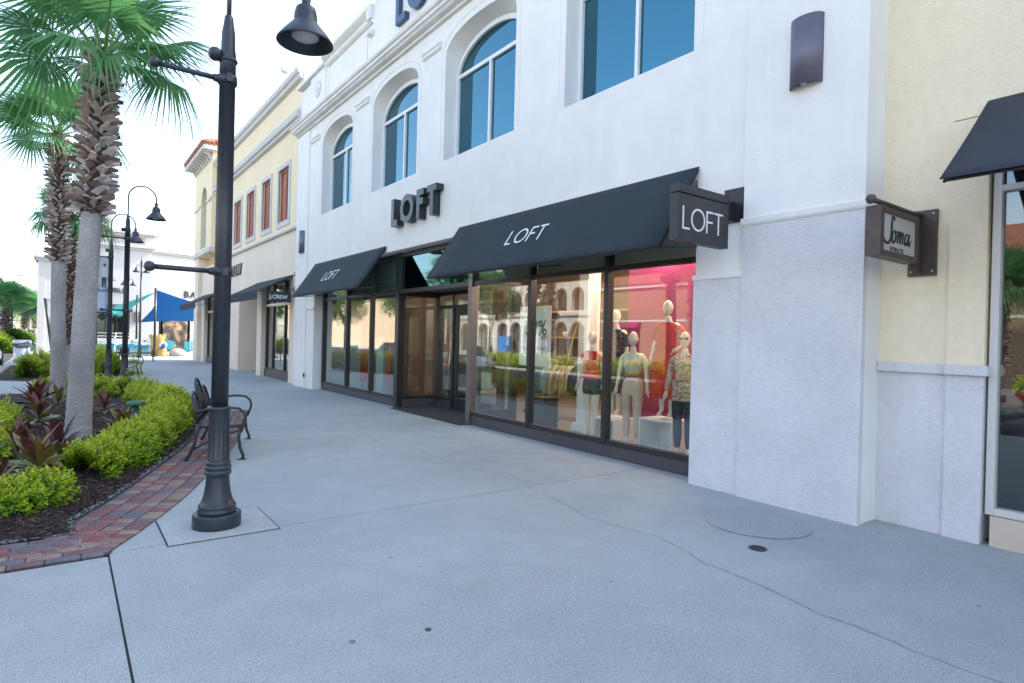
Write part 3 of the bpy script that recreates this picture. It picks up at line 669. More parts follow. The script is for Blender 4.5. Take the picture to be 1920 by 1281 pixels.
# entry side wall (left) and door wall
b = MB(); b.box(7.24, 7.36, 12.68, 12.85, 0.185, 2.745); b.box(6.39, 7.24, 12.80, 12.86, 0.185, 0.26); b.box(6.39, 7.24, 12.80, 12.86, 2.60, 2.745); b.build('side_frame', M['frame'], lb, bevel=0.003)
b = MB(); b.box(6.39, 7.24, 12.825, 12.833, 0.26, 2.6); b.build('pane', M['glass'], lb)
b = MB(); b.box(6.39, 7.24, 9.70, 9.76, 0.0, 0.26); b.box(6.39, 7.24, 9.70, 9.76, 2.60, 2.745); b.box(7.24, 7.36, 9.68, 9.85, 0, 2.745); b.build('side_frame', M['frame'], lb, bevel=0.003)
b = MB(); b.box(6.39, 7.24, 9.725, 9.733, 0.26, 2.6); b.build('pane', M['glass'], lb)
DX = 7.30
for y0, y1 in ((12.05, 12.68), (9.85, 10.15)):
    b = MB(); b.box(DX, DX+0.008, y0+0.03, y1-0.03, 0.26, 2.34); b.build('pane', M['glass'], lb)
b = MB()
for y in (12.06, 10.12): b.box(DX-0.05, DX+0.06, y-0.04, y+0.04, 0, 2.745)
b.box(DX-0.045, DX+0.055, 9.85, 12.68, 2.34, 2.42); b.box(DX-0.045, DX+0.055, 9.85, 12.68, 2.66, 2.74); b.box(DX-0.04, DX+0.05, 12.10, 12.68, 0.185, 0.25); b.build('door_frame', M['frame'], lb)
b = MB(); b.box(DX, DX+0.008, 9.86, 12.66, 2.42, 2.66); b.build('pane', M['glass'], lb)
for y0, y1, hs in ((11.10, 12.01, 11.20), (10.17, 11.08, 10.98)):
    d = MB(); x0, x1 = DX-0.03, DX+0.03
    d.box(x0, x1, y0, y0+0.12, 0.01, 2.33); d.box(x0, x1, y1-0.12, y1, 0.01, 2.33); d.box(x0, x1, y0+0.12, y1-0.12, 0.01, 0.27); d.box(x0, x1, y0+0.12, y1-0.12, 2.17, 2.33)
    do = d.build('door', M['frame'], lb, bevel=0.003)
    g = MB(); g.box(DX, DX+0.008, y0+0.12, y1-0.12, 0.27, 2.17); g.build('pane', M['glass'], do)
    h = MB(); h.tube([(x0, hs, 0.98), (x0-0.06, hs, 0.98), (x0-0.07, hs, 1.0), (x0-0.07, hs, 1.24), (x0-0.06, hs, 1.26), (x0, hs, 1.26)], 0.012, 8); h.build('handle', M['steel'], do)
# ---- store interior (room seen through the glass)
IN = thing('shop_interior', 'interior of the clothing shop seen through the storefront glass', 'shop interior', (9, 11, 0))
b = MB(); b.box(6.5, 14, 2.7, 9.68, -0.02, 0.02); b.box(7.36, 14, 9.68, 12.88, -0.02, 0.02); b.box(6.5, 14, 12.88, 19.7, -0.02, 0.02); b.build('floor', mat('tan_shop_floor', (0.30, 0.25, 0.20), .35, var=.08, scale=4), IN)
b = MB(); b.box(6.5, 14, 2.7, 19.7, 3.50, 3.56); b.build('ceiling', mat('shop_ceiling', (0.42, 0.39, 0.36), .8), IN)
brn = mat('warm_wood_wall', (0.20, 0.115, 0.075), .6, var=.2, scale=3)
b = MB(); b.box(12.2, 12.3, 2.7, 19.7, 0.02, 3.5); b.build('back_wall', brn, IN)
b = MB(); b.box(6.5, 12.2, 4.28, 4.34, 0.02, 3.5); b.box(6.5, 7.6, 18.2, 18.26, 0.02, 3.5); b.build('end_wall', M['white'], IN)
pink = mat('magenta_backdrop', (0.34, 0.03, 0.15), .55, var=.04, scale=2)
b = MB(); b.box(8.45, 8.50, 4.35, 7.75, 0.02, 3.3); b.build('magenta_backdrop', pink, IN)
b = MB(); b.box(7.55, 7.85, 7.88, 8.12, 0.02, 3.5); b.build('column', M['white'], IN)
b = MB(); b.box(7.5, 7.9, 7.80, 8.20, 0.02, 0.16); b.build('column_foot', M['white'], IN)
b = MB(); b.box(7.62, 7.68, 14.1, 18.2, 0.02, 3.2); b.build('white_backdrop', mat('pale_backdrop', (0.50, 0.47, 0.47), .7), IN)
b = MB(); b.box(7.70, 7.75, 14.05, 18.2, 0.02, 3.5); b.box(7.62, 7.70, 14.02, 14.08, .02, 3.5); b.box(7.75, 12.19, 18.10, 18.15, 0.02, 3.5); b.build('wood_wall', brn, IN)
b = MB(); b.box(6.98, 8.9, 13.96, 14.015, .02, 3.5); b.build('dark_partition', mat('dark_wood_wall', (0.09, .052, .035), .6, var=.2, scale=3), IN)
redp = mat('red_panel', (0.55, 0.025, 0.05), .5, var=.1, scale=3)
for y0, y1, z0, z1 in ((16.72, 17.45, 0.25, 2.2), (15.35, 15.62, 0.2, 2.0)):
    b = MB(); b.box(7.25, 7.28, y0, y1, z0, z1); b.build('red_panel', redp, IN)
b = MB(); b.box(7.18, 7.50, 15.66, 16.15, 0.02, 1.6); b.build('white_plinth', mat('pale_teal_white', (0.50, 0.60, 0.60), .6), IN)
# wooden shelves with a warm edge along the back wall
for z in (0.9, 1.75, 2.5):
    b = MB(); b.box(11.6, 12.19, 9.6, 19.0, z-0.025, z+0.025); b.build('shelf', mat('light_wood_shelf_%d' % int(z*10), (0.50, 0.28, 0.13), .5), IN)
for i, (x, y) in enumerate([(8.4, 8.3), (8.4, 6.9), (8.2, 5.6), (9.6, 10.2), (9.6, 12.2), (9.8, 14), (10.4, 9.0), (8.0, 16.2)]):
    b = MB(); b.lathe([(0.07, 3.40), (0.075, 3.46), (0.075, 3.50)], (x, y, 0), n=14); sp = b.build('spotlight', mat('warm_lamp_face_%d' % i, (1, .8, .5), .5, emit=(1, .62, .28), es=10), IN)
    ld = bpy.data.lights.new('spot', 'POINT'); ld.energy = 13 if y > 9 else 27; ld.color = (1, .80, .60); ld.shadow_soft_size = 0.12
    lo = bpy.data.objects.new('spotlight_glow', ld); COL.objects.link(lo); lo.location = (x, y, 3.3)
b = MB(); b.box(7.6, 10.5, 7.25, 7.30, 3.36, 3.39); b.build('light_track', mat('track_lit', (1, .7, .3), .5, emit=(1, .6, .2), es=1.6), IN)

# ---- awnings over the shop
def awning(y0, y1, lab, wxs, topz=3.75, out=0.69, drop=1.02, m='canvas', wall=6.0, text=None, th=0.28, group=None, val=0, rods=True):
    a = thing('awning', lab, 'awning', (wall, (y0+y1)/2, topz), group=group)
    d = Vector((-out, 0, -drop)).normalized(); nn = Vector((-drop, 0, out)).normalized()
    L = math.hypot(out, drop); b = MB(); n = 14; k = 10; vs = []
    for i in range(n+1):
        for j in range(k+1):
            y = y0+(y1-y0)*i/n; t = j/k
            sag = -0.012*math.sin(PI*t)*(0.6+0.4*math.sin(i*1.9+1)); p = Vector((wall-0.01, y, topz))+d*L*t+nn*sag
            vs.append(tuple(p))
    b.add(vs, [(i*(k+1)+j, i*(k+1)+j+1, (i+1)*(k+1)+j+1, (i+1)*(k+1)+j) for i in range(n) for j in range(k)], True)
    o = b.build('canvas', M[m], a); s = o.modifiers.new('thick', 'SOLIDIFY'); s.thickness = 0.006
    b = MB(); e = Vector((wall, 0, topz))+d*L
    for y in (y0+0.02, y1-0.02, (y0+y1)/2):
        b.tube([(wall, y, topz-0.03), (e.x+0.03, y, e.z-0.01)], 0.014, 6)
        if rods: b.tube([(e.x+0.03, y, e.z+0.0), (wall+0.22, y, e.z+0.10)], 0.012, 6)
    b.tube([(e.x+0.02, y0+0.02, e.z-0.005), (e.x+0.02, y1-0.02, e.z-0.005)], 0.014, 6)
    b.build('awning_frame', M['metal_blk'], a)
    if val:
        b = MB(); b.box(e.x-0.004, e.x+0.002, y0, y1, e.z-val, e.z); b.build('valance', M[m], a)
    if text:
        ytxt, t0, h = text   # left edge (large y), bottom distance along slope, height
        o0 = Vector((wall-0.01, ytxt, topz))+d*t0*L+nn*0.008
        Mx = Matrix(((0, -d.x, nn.x, o0.x), (-1, 0, 0, o0.y), (0, -d.z, nn.z, o0.z), (0, 0, 0, 1)))
        loft_word(a, Mx, h, h*0.105, 0.003, M['white'], gap=0.17)
    return a
awning(4.43, 9.82, 'long dark awning with a white LOFT print over the shop windows', None, text=(7.77, 0.605, 0.295))
awning(13.06, 18.0, 'shorter dark LOFT awning left of the shop entrance', None, text=(16.2, 0.64, 0.31))
# ---- wall lettering
ws = thing('wall_sign', 'thick black LOFT letters on the wall above the shop entrance', 'sign', (5.98, 11.4, 4.1))
Mx = Matrix.Translation((6.0, 12.50, 4.10)) @ FACE_W
loft_word(ws, Mx, 0.61, 0.135, 0.17, M['letter_blk'], gap=0.235)
ws = thing('wall_sign', 'giant dark blue LOFT letters on the gable above the cornice', 'sign', (5.9, 11, 8.5))
loft_word(ws, Matrix.Translation((5.915, 12.50, 8.60)) @ FACE_W, .95, 0.15, 0.10, M['letter_blue'], gap=0.08)
# ---- blade sign LOFT
bs = thing('blade_sign', 'square charcoal LOFT sign hanging out from the wall beside the long awning', 'sign', (6.0, 3.94, 3.2))
Y = 3.94
b = MB(); b.box(4.93, 5.80, Y-0.05, Y+0.05, 2.70, 3.18); b.build('panel', M['sign_blk'], bs, bevel=0.004)
b = MB(); b.box(4.93, 5.80, Y-0.055, Y+0.055, 3.19, 3.275); b.build('top_rail', M['sign_blk'], bs, bevel=0.004)
b = MB(); b.box(5.80, 5.99, Y-0.02, Y+0.02, 3.02, 3.24); b.box(5.975, 5.999, Y-0.15, Y+0.13, 3.02, 3.40); b.build('bracket', M['frame'], bs, bevel=0.003)
loft_word(bs, Matrix.Translation((5.005, Y-0.0505, 2.82)) @ FACE_S, 0.235, 0.020, 0.005, M['white'], gap=0.09)
# ---- sconces (half-round wall lights)
def sconce(x, y, z0, z1, w_, lab, group=None):
    s = thing('wall_lamp', lab, 'wall lamp', (x, y, z0), group=group); n = 14; vs = []; dpt = 0.11
    for z in (z0, z1):
        for i in range(n+1):
            a = PI*i/n; vs.append((x-dpt*math.sin(a), y+w_/2*math.cos(a), z))
    b = MB(); b.add(vs, [(i, i+1, n+2+i, n+1+i) for i in range(n)], True); o = b.build('shade', M['sconce'], s); sm = o.modifiers.new('thick', 'SOLIDIFY'); sm.thickness = 0.006
    b = MB(); b.box(x-0.012, x, y-w_/2+0.01, y+w_/2-0.01, z0+0.03, z1-0.03); b.build('back_plate', M['sconce'], s)
    b = MB(); b.lathe([(0.01, 0), (0.03, 0.01), (0.036, 0.04), (0.03, 0.08), (0.02, 0.1)], (x-0.055, y, z0+0.0), n=12); b.build('bulb', M['bulb'], s)
sconce(5.94, 3.14, 4.27, 4.95, 0.33, 'grey violet half-round wall lamp high on the white pillar')
sconce(5.96, 19.15, 4.20, 4.88, 0.36, 'slim half-round wall lamp between the LOFT and the cream building')
b = MB(); b.box(5.93, 5.965, 18.70, 18.74, 0.33, 0.45); b.build('outlet_box', M['metal_blk'], label='small black outlet box low on the white wall left of the storefront', cat='outlet')

# ================================================================ Soma building (right edge)
sb = thing('shop_building', 'pale yellow stucco shop with grey wainscot at the right edge', 'building', (6.3, 0, 0))
b = MB(); b.box(6.34, 6.7, 1.995, 2.56, 1.52, 8.2); b.box(6.34, 6.7, 1.72, 1.995, 3.70, 8.2); b.box(6.34, 6.7, -6, 1.72, 3.72, 8.2); b.build('upper_wall', M['yellow'], sb)
b = MB(); b.box(6.31, 6.7, 1.72, 1.995, 1.52, 3.68); b.build('pilaster', M['yellow'], sb)
b = MB(); b.box(6.34, 6.7, 1.995, 2.56, 0, 1.44); b.build('lower_wall', M['stucco_grey'], sb)
b = MB(); b.box(6.31, 6.7, 1.72, 1.995, 0, 1.44); b.build('lower_pier', M['stucco_grey'], sb)
b = MB(); b.box(6.29, 6.7, 1.996, 2.556, 1.44, 1.53); b.box(6.255, 6.7, 1.68, 1.996, 1.44, 1.53); b.build('belt_course', M['stucco_grey'], sb, bevel=0.008)
b = MB(); b.box(6.2, 20, -6, 2.55, 8.2, 8.3); b.box(6.7, 20, 2.45, 2.55, 0, 8.2); b.box(8.5, 8.6, -6, 2.45, 0, 8.2); b.box(6.7, 8.5, -6, -5.9, 0, 3.7); b.build('rear_wall', M['yellow'], sb)
b = MB(); b.box(6.36, 6.46, 1.64, 1.70, 0.26, 3.70); b.box(6.36, 6.46, -5.9, 1.64, 0.26, 0.32); b.box(6.36, 6.46, -5.9, 1.64, 3.02, 3.07); b.box(6.36, 6.46, -0.62, -0.56, 0.32, 3.70); b.build('window_frame', M['cream_frame'], sb, bevel=0.004)
for a, d in ((-0.56, 1.64), (-5.9, -0.62)):
    b = MB(); b.box(6.42, 6.43, a, d, 0.32, 3.02); b.build('pane', M['glass'], sb)
    b = MB(); b.box(6.42, 6.43, a, d, 3.07, 3.70); b.build('pane', M['darkglass'], sb)
y = 1.66; 
for i in range(20):
    b = MB(); b.box(6.33+0.0, 6.45, y-0.30, y-0.004, 0, 0.255); b.build('tile', M['tile'], sb, bevel=0.003); y -= 0.304
b = MB(); b.box(6.7, 8.5, -6, 2.45, 3.7, 3.75); b.box(8.2, 8.49, -6, 2.45, 0.02, 3.7); b.build('inner_shell', mat('soma_inside', (0.03, 0.028, 0.05), .8), sb)
b = MB(); b.box(6.47, 8.2, -6, 2.45, -0.01, 0.02); b.build('inner_floor', mat('soma_floor', (0.04, 0.035, 0.06), .5), sb)
aw = awning(-2.2, 1.745, 'slate blue awning over the window at the right edge', None, topz=3.80, out=1.05, drop=0.86, m='canvas_soma', wall=6.34, rods=False)
# blade sign Soma
bs = thing('blade_sign', 'small bronze framed Soma Intimates sign hanging from a wall plate', 'sign', (6.3, 2.24, 2.6)); Y = 2.22
b = MB(); x0, x1, z0, z1 = 5.32, 6.10, 2.42, 2.83
b.box(x0, x0+0.07, Y-0.06, Y+0.06, z0, z1); b.box(x1-0.05, x1, Y-0.06, Y+0.06, z0, z1); b.box(x0+0.07, x1-0.05, Y-0.06, Y+0.06, z1-0.05, z1); b.box(x0+0.07, x1-0.05, Y-0.06, Y+0.06, z0, z0+0.05)
b.build('sign_frame', M['bronze'], bs, bevel=0.004)
b = MB(); b.box(x0+0.07, x1-0.05, Y-0.045, Y+0.045, z0+0.05, z1-0.05); b.build('sign_face', M['signface'], bs)
b = MB(); b.tube([(5.28, Y, 2.875), (6.30, Y, 2.875)], 0.022, 10); b.lathe([(0.005, -0.04), (0.03, -0.03), (0.042, 0), (0.03, 0.03), (0.005, 0.04)], (5.27, Y, 2.875), n=14); b.box(5.48, 5.50, Y-0.02, Y+0.02, 2.82, 2.88); b.box(5.98, 6.0, Y-0.02, Y+0.02, 2.82, 2.88); b.build('hanging_bar', M['bronze'], bs)
b = MB(); b.box(6.30, 6.335, Y-0.13, Y+0.10, 2.33, 2.93); b.box(6.13, 6.30, Y-0.015, Y+0.015, 2.36, 2.9); b.build('wall_plate', M['bronze'], bs, bevel=0.003)
b = MB()
for yy in (Y-0.10, Y+0.07):
    for zz in (2.37, 2.89): b.lathe([(0.012, 0), (0.010, 0.008), (0.002, 0.01)], (6.30, yy, zz), n=8, M=Matrix.Rotation(-PI/2, 4, 'Y'))
b.build('bolts', M['steel'], bs)
# script lettering drawn as pen strokes on the face (local: x right, z up)
def pen(pts, rad, name='letter', oz=None):
    P = spline(pts, 0.01 if len(pts) > 2 else 0.02); b = MB()
    b.tube([(5.40+p.x*1.0, Y-0.047, 2.52+p.y) for p in P], [rad*(0.65+0.5*abs(math.sin(3.1*i/len(P)))) for i in range(len(P))], 6); b.build(name, M['ink'], bs)
pen([(0.215, 0.215), (0.20, 0.245), (0.17, 0.235), (0.155, 0.17), (0.15, 0.09), (0.12, 0.03), (0.06, 0.015), (0.015, 0.04), (0.0, 0.08)], 0.0105)
pen([(0.215, 0.135), (0.18, 0.10), (0.175, 0.05), (0.20, 0.03), (0.235, 0.06), (0.24, 0.11), (0.215, 0.135), (0.25, 0.12)], 0.0085)
pen([(0.25, 0.12), (0.285, 0.13), (0.275, 0.035), (0.30, 0.11), (0.335, 0.13), (0.33, 0.035), (0.355, 0.11), (0.39, 0.13), (0.385, 0.05), (0.40, 0.035)], 0.0085)
pen([(0.50, 0.13), (0.45, 0.125), (0.425, 0.07), (0.445, 0.035), (0.49, 0.075), (0.515, 0.13), (0.50, 0.06), (0.52, 0.035), (0.56, 0.09)], 0.0085)
text_letters('INTIMATES', 0.05, Matrix.Translation((5.545, Y-0.0455, 2.478)) @ FACE_S, bs, M['ink'], ext=0.001, bold=0.0015)
# ================================================================ cream building (J.CREW)
jb = thing('shop_building', 'cream and yellow two storey building with red shutters beyond the LOFT shop', 'building', (6.1, 28, 0))
X0 = 6.1
b = MB(); ho = [(19.86, 0), (20.85, 0), (20.85, 3.56), (24.45, 3.56), (24.45, 0), (25.1, 0), (25.1, 3.45), (28.2, 3.45), (28.2, 0), (32.9, 0), (32.9, 3.56), (36.3, 3.56), (36.3, 0), (37.2, 0), (37.2, 5.12), (19.86, 5.12)]
b.panel(ho, [], X0, X0+0.35); b.build('lower_wall', M['peach'], jb)
SH = [(21.2, 22.42), (23.5, 24.65), (25.85, 27.1), (28.15, 29.4), (30.5, 31.7)]
b = MB(); b.panel([(19.86, 5.18), (33.6, 5.18), (33.6, 10.2), (19.86, 10.2)], [[(a, 5.58), (c, 5.58), (c, 7.45), (a, 7.45)] for a, c in SH], X0, X0+0.25); b.build('upper_wall', M['cream'], jb)
b = MB(); b.box(6.36, 6.9, 19.93, 33.6, 9.0, 10.1); b.box(X0+0.35, 22, 19.86, 37.2, 9.6, 9.7); b.box(X0+0.36, 22, 37.1, 37.2, 0, 10); b.box(X0+0.3, 22, 33.0, 37.2, 10.0, 10.1); b.box(6.9, 22, 24.45, 24.5, 0, 4); b.build('rear_wall', M['cream'], jb)
b = MB(); b.prism([(6.1, 5.10), (6.0, 5.12), (5.99, 5.18), (6.04, 5.22), (6.1, 5.24)], 'y', 19.86, 33.6); b.build('belt_course', M['jtrim'], jb)
b = MB(); b.prism([(6.1, 8.55), (5.98, 8.60), (5.98, 8.68), (5.90, 8.72), (5.88, 8.86), (5.94, 8.9), (6.1, 8.92)], 'y', 19.86, 33.6); b.box(6.05, 6.1, 19.86, 33.6, 8.92, 9.12); b.build('cornice', M['jtrim'], jb)
b = MB(); b.prism([(6.1, 9.95), (5.98, 10.0), (5.96, 10.12), (5.9, 10.16), (5.88, 10.3), (6.5, 10.32), (6.5, 9.9)], 'y', 19.90, 33.58); b.build('parapet_cap', M['jtrim'], jb)
for a, c in SH:
    b = MB(); b.panel([(a-0.16, 5.40), (c+0.16, 5.40), (c+0.16, 7.60), (a-0.16, 7.60)], [[(a, 5.58), (c, 5.58), (c, 7.45), (a, 7.45)]], X0-0.04, X0+0.02); fo = b.build('window_surround', M['jtrim'], jb)
    for s0, s1 in ((a+0.01, (a+c)/2-0.01), ((a+c)/2+0.01, c-0.01)):
        s = MB(); s.box(X0+0.06, X0+0.10, s0, s0+0.07, 5.60, 7.43); s.box(X0+0.06, X0+0.10, s1-0.07, s1, 5.60, 7.43); s.box(X0+0.06, X0+0.10, s0+0.07, s1-0.07, 5.60, 5.68); s.box(X0+0.06, X0+0.10, s0+0.07, s1-0.07, 7.35, 7.43)
        for k in range(18):
            z = 5.70+k*0.0915; s.add([(X0+0.07, s0+0.07, z), (X0+0.07, s1-0.07, z), (X0+0.10, s1-0.07, z+0.085), (X0+0.10, s0+0.07, z+0.085)], [(0, 1, 2, 3)])
        s.build('shutter', M['rust'], fo)
# far tower with brackets, arch window and tiled roof
b = MB(); T0, T1 = 33.6, 38.4
L = arch_loop(35.0, 36.5, 6.1, 8.6, 9.35, 2.0, 14)
b.panel([(T0, 5.7), (T1, 5.7), (T1, 10.75), (T0, 10.75)], [L], 5.86, 6.4); b.box(5.86, 6.4, 37.2, T1, 0.0, 5.7) if False else None
b.box(6.4, 10.5, T0, T0+0.1, 9.5, 10.75); b.box(6.4, 10.5, T1-0.1, T1, 4, 10.75); b.build('tower_wall', M['cream'], jb)
b = MB(); b.box(6.2, 6.25, 34.9, 36.6, 6.0, 9.5); b.build('tower_window', M['blueglass'], jb)
b = MB(); b.box(6.12, 6.2, 35.72, 35.78, 6.1, 9.3); b.box(6.12, 6.2, 35.0, 36.5, 7.6, 7.66); b.build('tower_window_frame', M['white'], jb)
b = MB(); b.box(5.78, 6.45, T0-0.04, T1+0.06, 5.72, 5.95); b.box(5.8, 5.86, T0-0.02, 34.85, 8.35, 8.5); b.box(5.8, 5.86, 36.65, T1+0.05, 8.35, 8.5); b.build('tower_belt', M['jtrim'], jb)
b = MB(); b.box(5.9, 6.45, 37.2, 38.35, 0.0, 5.72); b.build('lower_wall', M['peach'], jb)
b = MB(); b.box(5.35, 11.0, T0-0.4, T1+0.6, 10.75, 11.0); b.build('eave', M['jtrim'], jb)
for k in range(9):
    b = MB(); y = T0+0.15+k*0.56; b.prism([(5.86, 10.35), (5.80, 10.4), (5.68, 10.6), (5.45, 10.68), (5.45, 10.75), (5.86, 10.75)], 'y', y, y+0.16); b.build('eave_bracket', M['jtrim'], jb)
b = MB()   # clay tiles: courses of half-round ridges up the west and south slopes
for k in range(26):
    y = T0-0.38+k*0.215; yy0 = y; fx = min(1, max(0, 1))
    top = (8.2, 36.0, 12.3)
    tt = 1.0
    xe = 8.0; ze = 12.25
    # clip hips: the slope narrows towards the ridge
    cut = min(k, 25-k)/12.0; L_ = 0.15+0.85*min(1, cut)
    p0 = Vector((5.28, y, 11.02)); p1 = Vector((5.28+(xe-5.28)*L_, y, 11.02+(ze-11.02)*L_)); b.tube([p0, (p0+p1)/2, p1], 0.10, 6)
for k in range(16):
    x = 5.4+k*0.215; cut = min(1, (k+1)/13); p0 = Vector((x, T0-0.45, 11.02)); p1 = Vector((x, T0-0.45+2.4*cut, 11.02+1.2*cut)); b.tube([p0, p1], 0.10, 6)
b.build('roof_tiles', M['roof'], jb)
b = MB(); b.add([(5.3, T0-0.4, 11.0), (11, T0-0.4, 11.0), (11, T1+0.6, 11), (5.3, T1+0.6, 11), (8, 36, 12.25), (9.5, 36, 12.25)], [(0, 1, 5, 4), (3, 0, 4), (2, 3, 4, 5), (1, 2, 5)]); b.build('roof_deck', M['roof'], jb)
# shopfronts
def shopfront(y0, y1, mys, z1=3.56, base=0.28, tr=2.72):
    x = X0+0.22
    b = MB(); b.box(x-0.08, x+0.1, y0, y1, 0, base); b.build('stone_base', M['granite'], jb)
    b = MB()
    for y in [y0+0.05]+mys+[y1-0.05]: b.box(x-0.05, x+0.06, y-0.045, y+0.045, base, z1)
    b.box(x-0.04, x+0.05, y0, y1, base, base+0.06); b.box(x-0.04, x+0.05, y0, y1, z1-0.07, z1); b.build('shopfront_frame', M['frame'], jb)
    b = MB(); b.box(x-0.06, x+0.04, y0+0.05, y1-0.05, tr-0.05, tr+0.05); b.build('rail', M['alu'], jb)
    for a, c in zip([y0+0.09]+[m_+0.045 for m_ in mys], [m_-0.045 for m_ in mys]+[y1-0.09]):
        b = MB(); b.box(x, x+0.008, a, c, base+0.05, z1-0.06); b.build('pane', M['glass'], jb)
shopfront(20.85, 24.45, [22.0, 23.5]); shopfront(32.9, 36.3, [34.6])
b = MB(); b.box(6.35, 7.4, 25.1, 28.2, 3.45, 3.5); b.box(6.45, 7.4, 25.05, 25.1, 0, 3.5); b.box(6.45, 7.4, 28.2, 28.25, 0, 3.5); b.build('entry_wall', M['peach'], jb)
b = MB()
for y in (25.15, 26.6, 28.1): b.box(7.3, 7.4, y-0.07, y+0.07, 0, 3.45)
b.box(7.3, 7.4, 25.1, 28.2, 2.5, 2.62); b.box(7.3, 7.4, 25.1, 28.2, 0, 0.2); b.build('door_frame', M['frame'], jb)
b = MB(); b.box(7.34, 7.35, 25.1, 28.2, 0.2, 3.4); b.build('pane', M['glass'], jb)
b = MB(); b.box(6.9, 12, 19.9, 37, 0.001, 0.02); b.build('inner_floor', mat('jc_floor', (0.30, 0.26, 0.2), .5), jb)
b = MB(); b.box(6.9, 12, 19.9, 37, 3.6, 3.65); b.box(9, 9.1, 19.9, 24.4, 0.02, 3.6); b.box(11, 11.1, 24.6, 37, 0.02, 3.6); b.build('inner_shell', mat('jc_inner', (0.36, 0.34, 0.28), .8), jb)
ls = thing('wall_sign', 'black J.CREW letters on the cream wall between the awnings', 'sign', (6.1, 28.6, 4.3))
text_letters('J.CREW', 0.66, Matrix.Translation((6.095, 30.3, 4.18)) @ FACE_W, ls, M['letter_blk'], ext=0.05, bold=0.02)
awning(20.5, 25.1, 'black fabric awning over the nearer J.CREW window', None, topz=3.62, out=1.15, drop=0.62, wall=6.1, val=0.26)
awning(31.8, 36.6, 'black fabric awning over the farthest J.CREW window', None, topz=3.62, out=1.15, drop=0.62, wall=6.1, val=0.26)
js = thing('blade_sign', 'small dark J.CREW sign hanging from a thin rod beside the LOFT awning', 'sign', (6.1, 20.3, 2.9))
b = MB(); b.box(5.23, 5.97, 20.27, 20.33, 2.68, 3.02); b.build('panel', mat('navy_sign', (0.02, 0.032, 0.045), .4), js, bevel=0.004)
b = MB(); b.tube([(5.25, 20.3, 3.12), (6.1, 20.3, 3.12)], 0.016, 6); b.tube([(5.3, 20.3, 3.02), (5.3, 20.3, 3.12)], 0.008, 5); b.tube([(5.9, 20.3, 3.02), (5.9, 20.3, 3.12)], 0.008, 5); b.tube([(5.3, 20.3, 3.14), (6.1, 20.3, 3.62)], 0.008, 5); b.box(6.07, 6.1, 20.26, 20.34, 3.05, 3.2); b.box(6.07, 6.1, 20.26, 20.34, 3.55, 3.7); b.build('hanging_rod', M['frame'], js)
me = text_mesh('J.CREW', 0.175, m=M['white'], ext=0.002, bold=0.002, sx=0.98); me.transform(Matrix.Translation((5.29-5.3*0, 20.265, 2.785)) @ FACE_S); me.transform(Matrix.Translation((-6.1, -20.3, -2.9))); put('lettering', me, js)
# floodlight on the roof edge
fl = thing('floodlight', 'white floodlight on the roof edge beside the LOFT parapet', 'floodlight', (5.95, 20.7, 10.35))
b = MB(); b.tube([(6.0, 20.7, 10.3), (5.9, 20.7, 10.5)], 0.04, 6); b.build('arm', M['white'], fl)
b = MB(); b.lathe([(0.10, -0.16), (0.16, -0.10), (0.19, 0.1), (0.15, 0.14)], (5.80, 20.9, 10.55), n=14, M=Matrix.Rotation(R(100), 4, 'X')); b.build('head', M['white'], fl)

# ================================================================ Banana Republic building
bb = thing('shop_building', 'white stepped Banana Republic building closing the far end of the plaza', 'building', (3, 54, 0))
wm = mat('far_white_stucco', (0.54, 0.53, 0.52), .85, var=.02, scale=2, bump=.004)
def bxs(name, boxes, m, parent=bb, **k):
    q = MB()
    for bx in boxes: q.box(*bx)
    return q.build(name, m, parent, **k)
bxs('corner_pavilion', [(-1.45, 0.6, 52.0, 56, 0, 6.2), (-0.9, 2.0, 52.6, 62, 6.2, 7.0)], wm)
bxs('pavilion_cornice', [(-1.62, 0.75, 51.85, 56.1, 6.2, 6.38), (-1.75, 0.9, 51.7, 56.2, 6.38, 6.55), (-1.5, 0.65, 51.95, 56.05, 3.6, 3.68)], wm, bevel=.02)
bxs('pilaster', [(-1.5, -1.1, 51.93, 52.0, 0, 6.2), (0.2, 0.65, 51.93, 52, 0, 6.2)], wm)
bxs('main_wall', [(0.6, 1.6, 53, 53.3, 0, 7.6), (1.6, 3.9, 53, 53.3, 3.3, 7.6), (3.9, 5.2, 53, 53.3, 0, 7.6), (0.6, 5.2, 53.3, 75, 7.4, 7.6), (-1.4, -1.3, 56, 75, 0, 7.0)], wm)
bxs('main_cornice', [(0.5, 5.3, 52.85, 53.4, 7.6, 7.75), (0.4, 5.45, 52.7, 53.4, 7.75, 7.95)], wm, bevel=.02)
bxs('upper_storey', [(0.9, 4.9, 54, 72, 7.95, 8.7)], wm)
bxs('upper_cornice', [(0.6, 5.4, 53.6, 72.2, 8.7, 8.85), (0.3, 5.8, 53.3, 72.4, 8.85, 9.1)], wm, bevel=.02)
bxs('tower_block', [(1.0, 2.9, 58, 64, 9.1, 11.2), (0.8, 3.1, 57.8, 64.2, 11.2, 11.5)], wm)
q = MB(); q.prism([(5.2, 54.0), (5.2, 54.3), (16, 57.3), (16, 57)], 'z', 3.2, 7.6)
for x0, x1 in ((5.2, 5.9), (8.2, 9.0), (12, 16)): q.prism([(x0, 54+(x0-5.2)*.278), (x0, 54.3+(x0-5.2)*.278), (x1, 54.3+(x1-5.2)*.278), (x1, 54+(x1-5.2)*.278)], 'z', 0, 3.2)
q.prism([(5.2, 54.2), (5.2, 75), (16, 75), (16, 57.2)], 'z', 7.45, 7.6); q.build('wing_wall', wm, bb)
